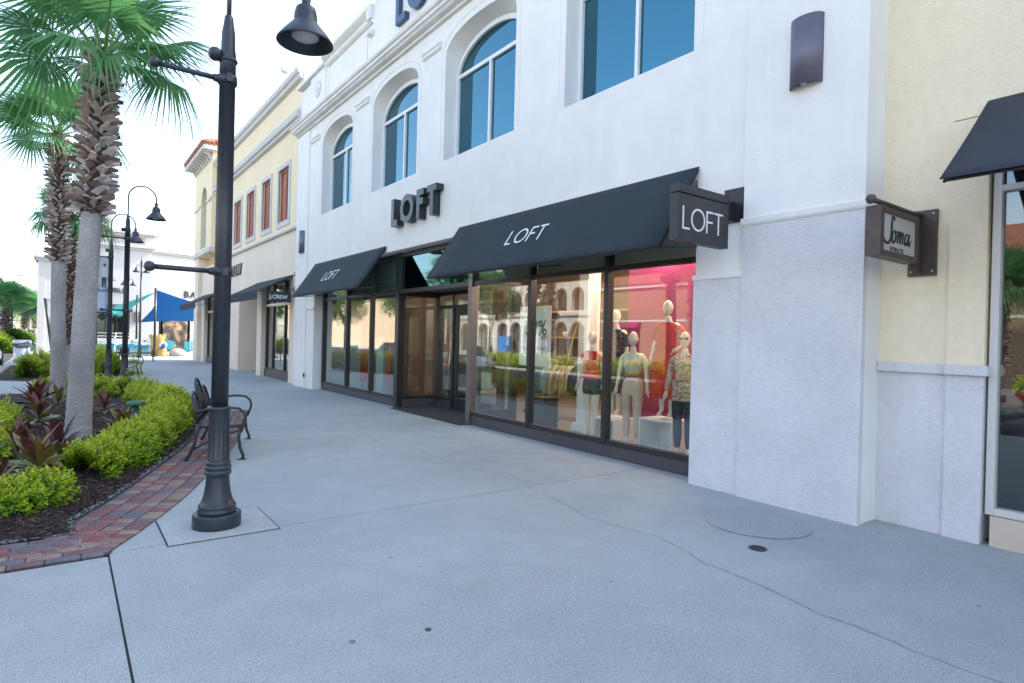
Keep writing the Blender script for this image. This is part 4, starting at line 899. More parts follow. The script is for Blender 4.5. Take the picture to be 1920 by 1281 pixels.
q = MB(); q.prism([(5.1, 53.85), (5.1, 54.4), (16, 57.4), (16, 56.85)], 'z', 7.6, 7.75); q.prism([(5.0, 53.7), (5.0, 54.4), (16, 57.4), (16, 56.7)], 'z', 7.75, 7.95); q.build('wing_cornice', wm, bb)
# shop windows, recessed, with mullions
q = MB(); q.box(1.6, 3.9, 53.22, 53.25, 0, 3.3); q.build('pane', M['darkglass'], bb)
q = MB(); q.prism([(5.9, 54.42), (5.9, 54.45), (12, 56.15), (12, 56.12)], 'z', 0, 3.2); q.build('pane', M['darkglass'], bb)
q = MB()
for x in (1.65, 2.4, 3.1, 3.85): q.box(x-.04, x+.04, 53.15, 53.24, 0, 3.3)
q.box(1.6, 3.9, 53.14, 53.24, 2.5, 2.6); q.box(1.6, 3.9, 53.14, 53.24, 0, 0.15)
for x in (5.95, 6.7, 7.45, 8.15): y = 54+(x-5.2)*.278; q.box(x-.04, x+.04, y+.1, y+.2, 0, 3.2)
q.build('shopfront_frame', M['frame'], bb)
text_letters('BANANA REPUBLIC', 0.50, Matrix.Translation((-0.55, 52.96, 4.36)) @ FACE_S, bb, M['letter_blk'], ext=0.03, gap=1)
a_ = math.atan(.278); Mx = Matrix.Translation((7.7, 54+2.5*.278-.04, 4.35)) @ Matrix.Rotation(a_, 4, 'Z') @ FACE_S
text_letters('BANANA REPUBLIC', 0.75, Mx, bb, M['letter_blk'], ext=0.03, bold=.01, gap=1)
q = MB(); q.prism([(53.0, 3.5), (51.9, 3.0), (51.9, 2.9), (53.0, 3.4)], 'x', 1.4, 4.0); tag(q.build('awning', M['canvas']), 'black awning on the Banana Republic front behind the lamp posts', 'awning')
sconce_far = thing('wall_lamp', 'dark square wall lamp on the white Banana Republic front', 'wall lamp', (4.35, 52.95, 2.2))
q = MB(); q.box(4.2, 4.5, 52.75, 52.99, 2.2, 3.0); q.build('shade', M['sconce'], sconce_far); q = MB(); q.box(4.25, 4.45, 52.80, 52.94, 2.15, 2.2); q.build('lens', M['bulb'], sconce_far)
q = MB(); q.box(4.9, 5.15, 52.75, 52.99, 2.9, 4.2); 
# window print of surfers seen through sail gap: flat poster in the shop window
pst = thing('window_poster', 'tall brown toned photo poster in the window under the blue sail', 'poster', (6.8, 54.2, 0))
q = MB(); q.prism([(6.2, 54.30), (6.2, 54.31), (8.0, 54.81), (8.0, 54.80)], 'z', 0.2, 3.0); q.build('print', ramp_mat('dark_photo_print', [(0.35, (0.02, 0.025, 0.03)), (0.5, (0.12, 0.08, 0.06)), (0.62, (0.45, 0.27, 0.17)), (0.7, (0.05, 0.06, 0.06))], .5, source='noise', scale=1.6), pst)
q = MB()
Pb = [Vector((6.95+0.42*t+0.14*s*math.sin(PI*min(1, t)), 54.20+0.12*t, 2.0-1.3*t)) for s, ts in ((1, [i/10 for i in range(11)]), (-1, [i/10 for i in range(10, -1, -1)])) for t in ts]
q.add(Pb, [tuple(range(len(Pb)))]); q.build('surfboard_shape', mat('board_print', (0.42, 0.28, 0.17), .5), pst)

# ---- play area
mu = thing('play_wall', 'low wall painted with a blue beach mural beside the sandcastle', 'wall', (2.9, 45, 0))
m, t_, p_ = new_mat('beach_mural'); N_, L_ = t_.nodes, t_.links
tc_ = N_.new('ShaderNodeTexCoord'); sp = N_.new('ShaderNodeSeparateXYZ'); L_.new(tc_.outputs['Object'], sp.inputs[0]); ns = N_.new('ShaderNodeTexNoise'); ns.inputs['Scale'].default_value = 2.5; L_.new(tc_.outputs['Object'], ns.inputs[0])
ma = N_.new('ShaderNodeMath'); ma.operation = 'MULTIPLY_ADD'; ma.inputs[1].default_value = .5; L_.new(ns.outputs[0], ma.inputs[0]); L_.new(sp.outputs[2], ma.inputs[2])
rp = N_.new('ShaderNodeValToRGB'); e = rp.color_ramp.elements
for el, (ps, c) in zip([e[0], e[1], e.new(.62), e.new(.70), e.new(.9)], [(0, (.62, .50, .42)), (0.50, (.55, .50, .48)), (.56, (.45, .62, .68)), (.7, (.04, .36, .55)), (.95, (.02, .42, .62))]): el.position = ps; el.color = (*c, 1)
L_.new(ma.outputs[0], rp.inputs[0]); L_.new(rp.outputs[0], p_.inputs['Base Color']); M['mural'] = m
q = MB(); q.box(1.1, 4.4, 44.9, 45.1, 0, 0.98); q.build('mural_panel', M['mural'], mu)
q = MB(); q.box(1.0, 4.45, 44.85, 45.15, 0.98, 1.08)
for x in (1.6, 2.55, 4.42): q.box(x-.05, x+.05, 44.84, 45.16, 0, 1.18)
q.build('white_cap', M['white'], mu)
q = MB()
for x in (3.45, 3.85, 4.15): q.box(x-.06, x+.06, 44.87, 44.90, .90, .97)
q.build('cap_light', M['frame'], mu)
ft = thing('safety_fence', 'white pipe fence rail behind the beach mural wall', 'fence', (2, 47, 0))
q = MB()
for z in (1.0, 1.2, 1.4): q.tube([(0.6, 47, z), (3.9, 47, z)], .02, 6)
q.build('rail', M['white'], ft); q = MB()
for x in (.6, 1.6, 2.7, 3.8): q.tube([(x, 47, 0), (x, 47, 1.45)], .03, 6)
q.build('post', M['white'], ft)
ct = thing('sandcastle', 'yellow sandcastle tower with battlements at the play area entrance', 'sculpture', (4.85, 45, 0))
q = MB(); q.lathe([(0.44, 0), (0.42, .6), (.40, 1.12), (.45, 1.16), (.46, 1.28)], (4.85, 45, 0), n=24, sy=.8); q.build('tower', M['sand'], ct)
for k in range(10):
    a = 2*PI*k/10; q = MB(); q.box(-.07, .07, -.05, .05, 0, .13, Matrix.Translation((4.85+.40*math.cos(a), 45+.33*math.sin(a), 1.27)) @ Matrix.Rotation(a+PI/2, 4, 'Z')); q.build('battlement', M['sand'], ct)
pd = thing('ball_pedestal', 'small yellow sand bucket pedestal under the beach ball', 'pedestal', (5.12, 44.6, 0))
q = MB(); q.lathe([(.33, 0), (.30, .1), (.22, .42), (.24, .47)], (5.12, 44.6, 0), n=20); q.build('bucket', M['sand'], pd)
bl = thing('beach_ball', 'striped blue yellow and white beach ball on the sand bucket', 'ball', (5.12, 44.6, .72))
for k, c in enumerate([(.03, .12, .5), (.75, .72, .68), (.8, .5, .03), (.75, .72, .68), (.03, .12, .5), (.8, .35, .25)]):
    q = MB(); vs = []; 
    for i in range(11):
        for j in range(5):
            th = PI*i/10; ph = 2*PI*(k+j/4)/6; vs.append((.25*math.sin(th)*math.cos(ph), .25*math.sin(th)*math.sin(ph), .25*math.cos(th)))
    q.add(vs, [(i*5+j, i*5+j+1, i*5+j+6, i*5+j+5) for i in range(10) for j in range(4)], True); q.xform(Matrix.Rotation(.5, 4, 'X') @ Matrix.Rotation(.4, 4, 'Y')); q.build('gore', mat('ball_gore_%d' % k, c, .4), bl, world=False)
st = thing('shell_seat', 'low pale speckled shell shaped stone beside the aqua bench', 'stone', (6.1, 44.5, 0))
q = MB(); q.lathe([(.52, 0), (.56, .12), (.48, .3), (.3, .44), (.05, .5)], (6.05, 44.6, 0), n=24, sy=.7)
q.v = [(p[0]+p[2]*-.25, p[1], p[2]*(1+.06*math.sin(9*math.atan2(p[1]-44.6, p[0]-6.05)))) for p in q.v]; q.build('stone', M['shell'], st)
def slat_bench(x, y, wd, lab, nb):
    t = thing('slatted_chair', lab, 'bench' if wd > 1 else 'chair', (x, y, 0))
    for k in range(nb):
        xx = x-wd/2+(k+.5)*wd/nb; q = MB(); h = .92+.08*math.sin(PI*(k+.5)/nb)
        q.prism([(y+.28, .35), (y+.30, .35), (y+.46, h), (y+.44, h)], 'x', xx-wd/nb*.4, xx+wd/nb*.4); q.build('back_slat', M['aqua'], t)
    for k in range(5):
        q = MB(); q.box(x-wd/2, x+wd/2, y-.25+k*.11, y-.16+k*.11, .36-.01*k, .385-.01*k); q.build('seat_slat', M['aqua'], t)
    for sx in (-1, 1):
        q = MB(); xx = x+sx*(wd/2+.04); q.box(xx-.05, xx+.05, y-.32, y+.3, .55, .58); q.box(xx-.02, xx+.02, y-.28, y-.18, 0, .55); q.box(xx-.02, xx+.02, y+.2, y+.28, 0, .55); q.build('arm', M['aqua'], t)
slat_bench(5.75, 46.4, .62, 'aqua slatted armchair behind the beach ball', 6)
slat_bench(7.2, 45.6, 1.3, 'aqua slatted bench partly hidden by the cream building corner', 11)
# sails
def sail(name, lab, C4, m, n=12, sag=.25):
    q = MB(); A, B, C_, D_ = [Vector(c) for c in C4]; vs = []
    for i in range(n+1):
        for j in range(n+1):
            u, v = i/n, j/n; pin = 1-.16*(math.sin(PI*u)*(abs(v-.5)*2)**2+math.sin(PI*v)*(abs(u-.5)*2)**2)
            p = A*(1-u)*(1-v)+B*u*(1-v)+C_*u*v+D_*(1-u)*v; c = (A+B+C_+D_)/4; p = c+(p-c)*pin
            p.z -= sag*math.sin(PI*u)*math.sin(PI*v); vs.append(tuple(p))
    q.add(vs, [(i*(n+1)+j, i*(n+1)+j+1, (i+1)*(n+1)+j+1, (i+1)*(n+1)+j) for i in range(n) for j in range(n)], True)
    o = q.build(name, m, label=lab, cat='shade sail'); s = o.modifiers.new('thick', 'SOLIDIFY'); s.thickness = .01
sail('shade_sail', 'bright blue triangular shade sail above the play area', [(4.55, 44.0, 4.25), (3.9, 45.5, 2.15), (8.6, 46, 2.25), (8.6, 44.5, 3.3)], M['sail_blue'], sag=.12)
sail('shade_sail', 'teal shade sail stretched between the lamp posts', [(1.9, 44, 2.55), (2.6, 48, 3.15), (5.0, 46, 4.3), (2.6, 43, 2.35)], M['sail_teal'], sag=.15)
def pole(x, y, h, lab, r=.06, cat='post'):
    t = thing('steel_post', lab, cat, (x, y, 0)); q = MB(); q.tube([(x, y, 0), (x, y, h)], r, 10); q.build('pole', M['lamp'], t); q = MB(); q.lathe([(r*1.9, 0), (r*1.9, .04), (r*1.2, .08)], (x, y, 0), n=12); q.build('foot', M['lamp'], t)
pole(4.55, 43.6, 4.3, 'dark steel post holding the upper corner of the blue sail', .075); pole(3.75, 45.7, 3.9, 'dark steel post left of the blue sail')
# slanted grey post leaning on the pavilion (px 90-97)
q = MB(); q.tube([(-1.05, 50.5, 3.6), (-0.62, 50.5, 0.1)], .09, 8); tag(q.build('leaning_post', M['frame']), 'dark slanted post in front of the white pavilion wall', 'post')

# ================================================================ street lamps
def lamp_at(x, y, lab, group, zs=1.0, rise=0.0, small=False, head_dir=1, banner=False, arm_side=-1, top=4.38, n=20):
    """post lamp: fluted base, shaft, two cross arms with ball ends, swan-neck and bell head"""
    t = thing('street_lamp', lab, 'street lamp', (x, y, 0), group=group); c = (0, 0, 0); lm = M['lamp']
    def slim(q_): q_.v = [(a*.88, b_*.88, c_*.835) for a, b_, c_ in q_.v]; return q_
    q = MB(); q.lathe([(.215, 0), (.215, .14), (.205, .15)], c, n=32); slim(q).build('plinth', lm, t, world=False, bevel=.003)
    q = MB(); q.lathe([(.168, .15), (.172, .165), (.172, .18), (.160, .195), (.166, .21), (.166, .23), (.150, .245), (.135, .28), (.118, .35), (.107, .43), (.103, .50), (.102, .53), (.118, .54), (.122, .555), (.118, .57), (.104, .58), (.116, .59), (.120, .605), (.116, .62), (.103, .63), (.110, .64), (.112, .65), (.106, .665), (.100, .68)], c, n=32); slim(q).build('base_bell', lm, t, world=False)
    q = MB(); nf = 16; k = 96; vs = []
    for z, r0, fl in ((.68, .100, 0), (.70, .100, .0), (.72, .098, .7), (1.14, .090, .7), (1.17, .092, 0), (1.19, .092, 0)):
        for j in range(k):
            a = 2*PI*j/k; rr = r0-fl*.011*(0.5+0.5*math.cos(a*nf))**.6; vs.append((rr*math.cos(a), rr*math.sin(a), z))
    q.add(vs, [(i*k+j, i*k+(j+1) % k, (i+1)*k+(j+1) % k, (i+1)*k+j) for i in range(5) for j in range(k)], True); slim(q).build('fluted_shaft', lm, t, world=False)
    q = MB(); q.lathe([(.092, 1.185), (.108, 1.19), (.112, 1.205), (.104, 1.22), (.078, 1.225)], c, n=28); slim(q).build('collar', lm, t, world=False)
    T = top+rise
    q = MB(); q.lathe([(.068, .98), (.066, 2.6), (.062, T-.55), (.064, T-.55), (.064, T-.35), (.055, T-.28), (.052, T-.15), (.040, T-.08), (.034, T-.02), (.024, T)], c, n=24); q.build('pole', lm, t, world=False)
    for z in (2.16, 3.82+rise*.8):
        q = MB(); q.tube([(0, 0, z), (arm_side*.50, 0, z)], .021, 12); q.lathe([(.001, -.042), (.026, -.034), (.040, -.014), (.040, .014), (.026, .034), (.001, .042)], (arm_side*.535, 0, z), n=18)
        q.lathe([(.075, -.035), (.078, 0), (.075, .035)], (0, 0, z), n=20); q.tube([(0, 0, z), (arm_side*.11, 0, z)], [.045, .028], 10); q.box(-.02, .02, -.095, -.066, z-.035, z+.035)
        q.build('cross_arm', lm, t, world=False)
    q = MB(); z = 4.02+rise*.9; q.lathe([(.001, -.06), (.035, -.055), (.052, -.02), (.052, .03), (.03, .06)], (arm_side*.10, -.0, z), n=14, M=Matrix.Rotation(PI/2, 4, 'X')); q.tube([(0, 0, z), (arm_side*.10, 0, z)], .02, 6); q.build('photocell', lm, t, world=False)
    q = MB(); q.lathe([(.07, T-.40), (.078, T-.385), (.07, T-.37)], c, n=20); q.build('neck_ring', lm, t, world=False)
    span = .64*head_dir; r = abs(span)/2; zc = T+.47+(.02 if rise else -.02); pts = [(0, 0, T-.1), (0, 0, T+.2)]
    for i in range(0, 17):
        a = PI-PI*i/16; pts.append((span/2+span/2*math.cos(a) if True else 0, 0, zc+r*1.02*math.sin(a)))
    pts.append((span, 0, zc-.10)); q = MB(); q.tube(pts, .0185, 10); q.build('swan_neck', lm, t, world=False)
    hz = zc-.10-.02
    q = MB(); q.lathe([(.020, hz+.05), (.038, hz+.035), (.042, hz), (.036, hz-.05), (.05, hz-.06), (.085, hz-.09), (.100, hz-.15), (.103, hz-.215), (.112, hz-.225), (.14, hz-.26), (.20, hz-.33), (.243, hz-.39), (.248, hz-.405), (.235, hz-.405), (.19, hz-.34), (.13, hz-.30), (.12, hz-.30)], (span, 0, 0), n=36); ho_ = q.build('bell_shade', lm, t, world=False)
    q = MB(); q.lathe([(.01, hz-.385), (.06, hz-.38), (.115, hz-.355), (.125, hz-.33)], (span, 0, 0), n=24); q.build('lens', M['lens'], ho_, world=False)
    return t
M['lens'] = mat('frosted_lamp_lens', (.62, .62, .58), .25)
GL = 'black swan-neck street lamps along the planting beds'
lamp_at(1.07, 5.57, 'nearest dark street lamp with a fluted base on a square concrete plinth', GL, rise=-.05)
lamp_at(1.30, 18.9, 'second street lamp standing just behind the golden hedge', GL, rise=.30)
lamp_at(1.14, 22.8, 'third street lamp carrying the welcome banner', GL, rise=.12)
lamp_at(1.45, 41.5, 'distant street lamp by the mural wall seen just right of the palm trunk', GL, rise=.1)
lamp_at(-3.55, 66, 'far street lamp with its head turned left over the street palms', GL, rise=1.0, head_dir=-1.2, arm_side=1)
lamp_at(-3.25, 88, 'farthest street lamp beside the far palms', GL, rise=1.0, head_dir=-1.2, arm_side=1)
def twin(x, y, h, lab):
    t = thing('plaza_lamp', lab, 'street lamp', (x, y, 0)); q = MB(); q.tube([(x, y, 0), (x, y, h)], [.07, .045], 10); q.lathe([(.13, 0), (.12, .3), (.08, .5)], (x, y, 0), n=14); q.lathe([(.045, h), (.06, h+.15), (.02, h+.35), (.01, h+.55)], (x, y, 0), n=10); q.build('pole', M['lamp_worn'], t)
    for s in (-1, 1):
        q = MB(); q.tube([(x, y, h-.15), (x+s*.15, y, h+.05), (x+s*.26, y, h-.12)], .018, 6); q.lathe([(.03, h-.12), (.06, h-.2), (.08, h-.28), (.21, h-.42), (.2, h-.43)], (x+s*.26, y, 0), n=16); q.build('bell_shade', M['lamp_worn'], t)
twin(3.62, 42, 5.5, 'tall twin-headed plaza lamp right of the thick lamp post'); twin(3.35, 47, 5.0, 'smaller twin-headed plaza lamp farther back in the play area')
# banner
bn = thing('banner', 'tall white and pale blue Welcome banner hung from the third street lamp', 'banner', (0.83, 22.8, 3))
q = MB(); vs = []; n = 10
for i in range(n+1):
    for j in range(5):
        u, v = j/4, i/n; vs.append((.60+.47*u, 22.8+.012*math.sin(v*9)*math.sin(u*4), 2.17+1.72*v))
q.add(vs, [(i*5+j, i*5+j+1, i*5+j+6, i*5+j+5) for i in range(n) for j in range(4)], True); o = q.build('cloth', mat('pale_blue_banner', (.52, .60, .74), .6), bn); s = o.modifiers.new('thick', 'SOLIDIFY'); s.thickness = .006
q = MB(); q.box(.61, 1.06, 22.770, 22.778, 2.98, 3.86); q.build('photo_print', mat('banner_photo_ground', (.50, .54, .60), .6), bn)
me = text_mesh('Welcome', .125, m=M['ink'], ext=.001, bold=.001); me.transform(Matrix.Translation((.625, 22.765, 2.83)) @ FACE_S); me.transform(Matrix.Translation((-.83, -22.8, -3))); put('lettering', me, bn)
skin_p = mat('print_skin', (.45, .30, .23), .6); cl1 = mat('print_white_cloth', (.62, .62, .64), .6); cl2 = mat('print_dark_green', (.03, .06, .05), .6)
def figure(x, z, s):
    for poly, m_ in (([(-.06, .02), (.05, .02), (.07, .30), (.02, .36), (-.05, .34), (-.08, .2)], cl1), ([(-.055, -.26), (-.01, -.26), (0, -.05), (.02, -.25), (.055, -.25), (.055, .03), (-.06, .03)], cl2 if s else cl1)):
        q = MB(); q.prism([(x+a, z+c) for a, c in poly], 'y', 22.764, 22.769); q.build('print_figure', m_, bn)
    q = MB(); q.lathe([(.035, 0), (.035, .004)], (x+.01, 22.766, z+.40), n=12, M=Matrix.Rotation(PI/2, 4, 'X')); q.build('print_figure', skin_p, bn)
    q = MB(); q.prism([(x-.025, z+.41), (x+.045, z+.41), (x+.035, z+.455), (x-.01, z+.46)], 'y', 22.758, 22.763); q.build('print_figure', M['ink'], bn)
figure(.80, 3.38, 0); figure(.97, 3.24, 1)
# ================================================================ hedges
def leaf_cluster(nl=13, L=0.040, W=0.018):
    vs, fs, tn = [], [], []
    for i in range(nl):
        h = 0.0+0.12*i/nl; a = i*2.4; el = R(20+45*i/nl+rnd(-12, 12)); l = L*rnd(.75, 1.2)*(1.1-.35*i/nl)
        d = Vector((math.cos(a)*math.cos(el), math.sin(a)*math.cos(el), math.sin(el))); s = Vector((-math.sin(a), math.cos(a), 0)); u = d.cross(s)
        b0 = Vector((0, 0, h)); k = len(vs)
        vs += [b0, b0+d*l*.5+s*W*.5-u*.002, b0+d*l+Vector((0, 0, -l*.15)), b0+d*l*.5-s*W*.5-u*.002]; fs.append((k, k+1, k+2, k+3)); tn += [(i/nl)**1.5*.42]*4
    return np.array([tuple(v) for v in vs]), np.array(fs), np.array(tn)
def hedge(name_label, path, width, height, dens, m='hedge', group=None, lsc=1.0, name='hedge', cat='hedge', bare=0.0, bright=0.5, base=.03):
    """leafy clusters over a rounded hedge body running along the path"""
    height *= HS; width *= WS; P = spline(path, 0.05) if len(path) > 2 else [Vector(path[0])+(Vector(path[1])-Vector(path[0]))*i/20 for i in range(21)]
    Ln = 0.05*len(P) if len(path) > 2 else (Vector(path[1])-Vector(path[0])).length
    n = int(dens*Ln*.72); pos = []; yaw = []; tilt = []; tone = []; sc_ = []
    nb = [(rnd(0, 6.28), rnd(1.2, 4.5)) for _ in range(4)]
    for _ in range(n):
        i = random.randrange(len(P)-1); a = P[i]; d = (P[i+1]-P[i]).normalized(); nr = Vector((-d.y, d.x))
        s = i*0.05; wob = 1+.16*math.sin(s*2.3+nb[0][0])+.13*math.sin(s*5.1+nb[1][0]); hob = 1+.13*math.sin(s*3.1+nb[2][0])+.12*math.sin(s*7.7+nb[3][0])
        th = rnd(-.10, PI+.10); rr = rnd(.70, 1.02)**.6 if rnd(0, 1) < .85 else rnd(.98, 1.16)
        lump = 1+.13*math.sin(s*11+th*3+nb[1][0])+.10*math.sin(s*23+th*5)+.08*math.sin(s*37-th*7)
        x = math.cos(th)*width*.5*wob*rr*lump; z = base+max(0, math.sin(th))**.75*height*hob*rr*lump
        q = a+d*rnd(0, .05)+nr*x; pos.append((q.x, q.y, z)); oa = math.atan2((nr*x).y, (nr*x).x)
        yaw.append(oa+PI/2+rnd(-.7, .7)); tilt.append(-(abs(PI/2-th)*.75+rnd(-.4, .5))*(-1)); 
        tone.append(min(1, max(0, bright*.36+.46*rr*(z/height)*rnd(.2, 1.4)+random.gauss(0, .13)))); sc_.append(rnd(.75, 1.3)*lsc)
    bv, bf, bt = leaf_cluster()
    pos = np.array(pos); tl = np.array(tilt)
    rm = rotmats(np.array(yaw), -tl*-1, np.random.rand(n)*6.28)
    # tilt outwards: rotate about the tangent so that +z leans to the outside
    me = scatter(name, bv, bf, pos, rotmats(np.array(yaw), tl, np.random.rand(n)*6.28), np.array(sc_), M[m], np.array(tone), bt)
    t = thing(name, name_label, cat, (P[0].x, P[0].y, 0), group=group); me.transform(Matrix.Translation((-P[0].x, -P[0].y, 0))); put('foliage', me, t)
    q = MB(); 
    for _ in range(int(Ln*16)):
        i = random.randrange(len(P)-1); a = P[i]; d = (P[i+1]-P[i]).normalized(); nr = Vector((-d.y, d.x)); c = a+nr*rnd(-.25, .25)*width; e_ = c+Vector((rnd(-.12, .12), rnd(-.12, .12)))
        q.tube([(c.x, c.y, 0.0), (e_.x, e_.y, height*rnd(.5, .9))], [.006, .003], 4, caps=False)
    o = q.build('twigs', M['twig'], t); o['kind'] = 'stuff'; return t
HS, WS = 1, .86
hedge('low golden green hedge at the bottom left corner of the bed', [(-1.5, 6.70), (-.8, 6.72), (-.30, 6.84), (-.10, 7.15)], .52, .19, 1500, bright=.62)
hedge('golden hedge curving past the green fixture towards the near bench', [(.16, 7.75), (.50, 8.55), (.90, 9.7), (1.24, 10.9), (1.50, 12.2)], .54, .25, 1650, bright=.60)
hedge('bright golden hedge rounding the far right end of the near bed', [(1.55, 12.5), (1.70, 13.7), (1.66, 15.0), (1.38, 16.0)], .72, .30, 1450, lsc=1.15, bright=.8)
hedge('golden hedge across the back of the near bed behind the palms', [(1.25, 16.4), (.75, 17.1), (0.1, 17.5), (-.6, 17.6)], .75, .32, 1150, lsc=1.25, bright=.6)
hedge('golden hedge along the street side of the bed at the left edge', [(-.98, 7.9), (-.96, 9.8), (-.99, 11.5), (-1.05, 13.3)], .72, .28, 1150, lsc=1.15, bright=.85)
hedge('far rounded golden hedge left of the palms', [(-.95, 24.9), (-.6, 25.6), (-.2, 26.6), (-.15, 28.5)], .95, .50, 900, lsc=1.6, bright=.75)
hedge('far golden hedge just left of the second lamp post', [(.35, 24.8), (.95, 26.0), (1.2, 28.0), (1.15, 30.5)], .9, .58, 900, lsc=1.6, bright=.55)
hedge('street hedge under the far street palms', [(-3.6, 52), (-3.9, 57), (-4.2, 60)], 1.1, .6, 300, lsc=3.5, bright=.7)
hedge('low green hedge beside the shaded far pavement', [(-3.9, 66), (-3.6, 75), (-3.5, 84)], 1.3, .5, 150, m='hedge_g', lsc=5)
hedge('dark shrub between the far lamp and the street hedge', [(-3.3, 60.5), (-3.2, 63)], 1.0, .9, 350, m='hedge_g', lsc=3.5)
HS, WS = 1, 1
# upright sprig poking up before the second lamp
hedge('tall single golden sprig sticking up in front of the second lamp', [(1.30, 16.35), (1.33, 16.42)], .16, .80, 2600, lsc=1.0, name='sprig', cat='shrub', bright=.5)

# ================================================================ cordylines (red-leaved)
def cord_leaf(L, W, fold=.25, droop=.5, n=7):
    q = MB(); q.smooth = True; vs = []
    for i in range(n+1):
        t = i/n; w = W*math.sin(PI*min(1, (t*.93+.07))**.85)*(1 if i < n else 0)+.002; w = W*(.10+.95*math.sin(PI*t**1.15)**1.2) if i < n else .001
        x = L*t*math.cos(droop*t*t*.8); z = L*t*(1-.0)*.0-droop*L*t*t*.45
        vs += [(x, -w, z+fold*w), (x, 0, z), (x, w, z+fold*w)]
    q.add(vs, [(i*3+j, (i+1)*3+j, (i+1)*3+j+1, i*3+j+1) for i in range(n) for j in (0, 1)]); return q
CM = [ramp_mat('cordyline_leaf_%d' % i, st, .38, .12, source='noise', scale=7, spec=.5) for i, st in enumerate([
    [(.3, (.085, .025, .024)), (.6, (.16, .055, .045)), (.8, (.21, .10, .06))],
    [(.3, (.05, .02, .022)), (.6, (.095, .035, .038)), (.8, (.13, .07, .05))],
    [(.3, (.10, .11, .03)), (.5, (.20, .17, .04)), (.75, (.25, .09, .04))],
    [(.3, (.14, .19, .07)), (.6, (.26, .28, .10)), (.8, (.34, .30, .10))]])]
leafs = [[cord_leaf(L, W, .35, dr).mesh('leaf', CM[c]) for (L, W, dr) in ((.48, .046, .25), (.42, .052, .8), (.36, .036, .5))] for c in range(4)]
def cordyline(x, y, s, lab, n=26, pal=(0, 0, 1, 2, 3), z0=.08, group=None):
    t = thing('cordyline', lab, 'plant', (x, y, z0), group=group)
    q = MB(); q.tube([(0, 0, -.05), (.01, 0, .10*s), (0, .01, .22*s)], [.018*s, .015*s, .010*s], 6); q.build('stem', M['twig'], t, world=False)
    for i in range(n):
        f = i/n; az = i*2.4+rnd(-.3, .3); el = R(-5+82*f**.8+rnd(-10, 10)); c = pal[min(len(pal)-1, int((1-f)*len(pal)+rnd(-1.3, 1.0)))] if True else 0
        c = pal[max(0, min(len(pal)-1, int((1-f)*len(pal)+rnd(-1.3, 1.0))))]
        me = leafs[c][random.choice((0, 1) if f < .5 else (0, 0, 2))]
        put('leaf', me, t, loc=(0, 0, (.05+.17*f)*s), rot=(rnd(-.5, .5), -el, az), scale=s*rnd(.8, 1.12))
    return t
cordyline(-.20, 7.9, .90, 'large red and yellow cordyline at the front left of the bed', 36, (0, 0, 2, 3, 2, 3))
cordyline(-.02, 8.7, .90, 'dark red cordyline leaning against the nearest palm trunk', 30, (0, 1, 0, 2, 1, 3))
cordyline(-.42, 9.2, .80, 'burgundy cordyline behind the large front plant', 24, (0, 1, 1, 0, 1))
cordyline(.74, 10.6, .72, 'bronze and cream cordyline left of the green fixture', 34, (0, 2, 2, 1, 3))
cordyline(.62, 13.4, .75, 'red cordyline behind the nearest palm on its right', 22, (0, 0, 1, 2, 1))
cordyline(-.30, 12.1, .90, 'yellow green edged cordyline left of the palm trunks', 28, (0, 2, 1, 3, 3))
cordyline(-.40, 14.6, 1.05, 'tall dark red cordyline beside the second palm', 26, (0, 0, 1, 1, 1))
cordyline(-.08, 14.6, .8, 'small bronze cordyline at the foot of the second palm', 22, (1, 2, 2, 1, 2))
cordyline(-1.0+.52, 7.25, .7, 'small bronze cordyline at the left edge of the picture', 16, (1, 2, 2))
cordyline(.1, 25.3, 1.2, 'distant reddish cordyline between the far hedges', 18, (1, 2, 1))

# ================================================================ palms
def fan_leaf(Rb=.80, pet=.75, seed=0, nseg=38, droop=.35, split=.42):
    rg = random.Random(seed); V, Fc, T = [], [], []
    def pt(ang, r, side, drop):
        # blade plane x forward, y side; costapalmate curl
        x = pet+math.cos(ang)*r; y = math.sin(ang)*r; z = -drop*r*r-.10*abs(math.sin(ang))*r*0+side
        return (x, y, z)
    for i in range(nseg):
        a = R(-148+296*(i+.5)/nseg); da = R(296/nseg)*.5; ln = Rb*(.80+.20*math.cos(a*.6))*rg.uniform(.9, 1.05); dr = droop*rg.uniform(.75, 1.3)
        k = len(V); tn = rg.uniform(-.10, .10); rs = [.04, split*.5, split, .78, 1.0]
        for j, rr in enumerate(rs):
            r = ln*rr; w = r*math.sin(da) if rr <= split else (ln*split*math.sin(da))*.82*(1-(rr-split)/(1-split))**.9+.001
            dd = dr*(rr**2)*ln*.55+(dr*1.9*max(0, rr-split)**1.6*ln); fl = w*.38
            for sgn, up_ in ((-1, 0), (0, 1), (1, 0)):
                px = pet+math.cos(a)*r-math.sin(a)*w*sgn; py = math.sin(a)*r+math.cos(a)*w*sgn; V.append((px, py, (fl if up_ else 0)-dd)); T.append(.42+tn+(.35*max(0, rr-.7)))
        for j in range(4):
            for s in (0, 1): Fc.append((k+j*3+s, k+j*3+s+1, k+(j+1)*3+s+1, k+(j+1)*3+s))
    V = np.array(V); F4 = np.array(Fc); T = np.array(T)
    # petiole (drawn into the same frond)
    q = MB(); q.tube([(0, 0, 0), (pet*.5, 0, .03), (pet+.02, 0, 0), (pet+Rb*.45, 0, -droop*Rb*.12)], [.022, .014, .011, .004], 5, caps=False)
    kv = len(V); V = np.vstack([V, np.array(q.v)]); F4 = np.vstack([F4, np.array(q.f)+kv]); T = np.concatenate([T, np.full(len(q.v), .8)])
    return np_mesh('frond', V, F4, M['frond'], T, smooth=False)
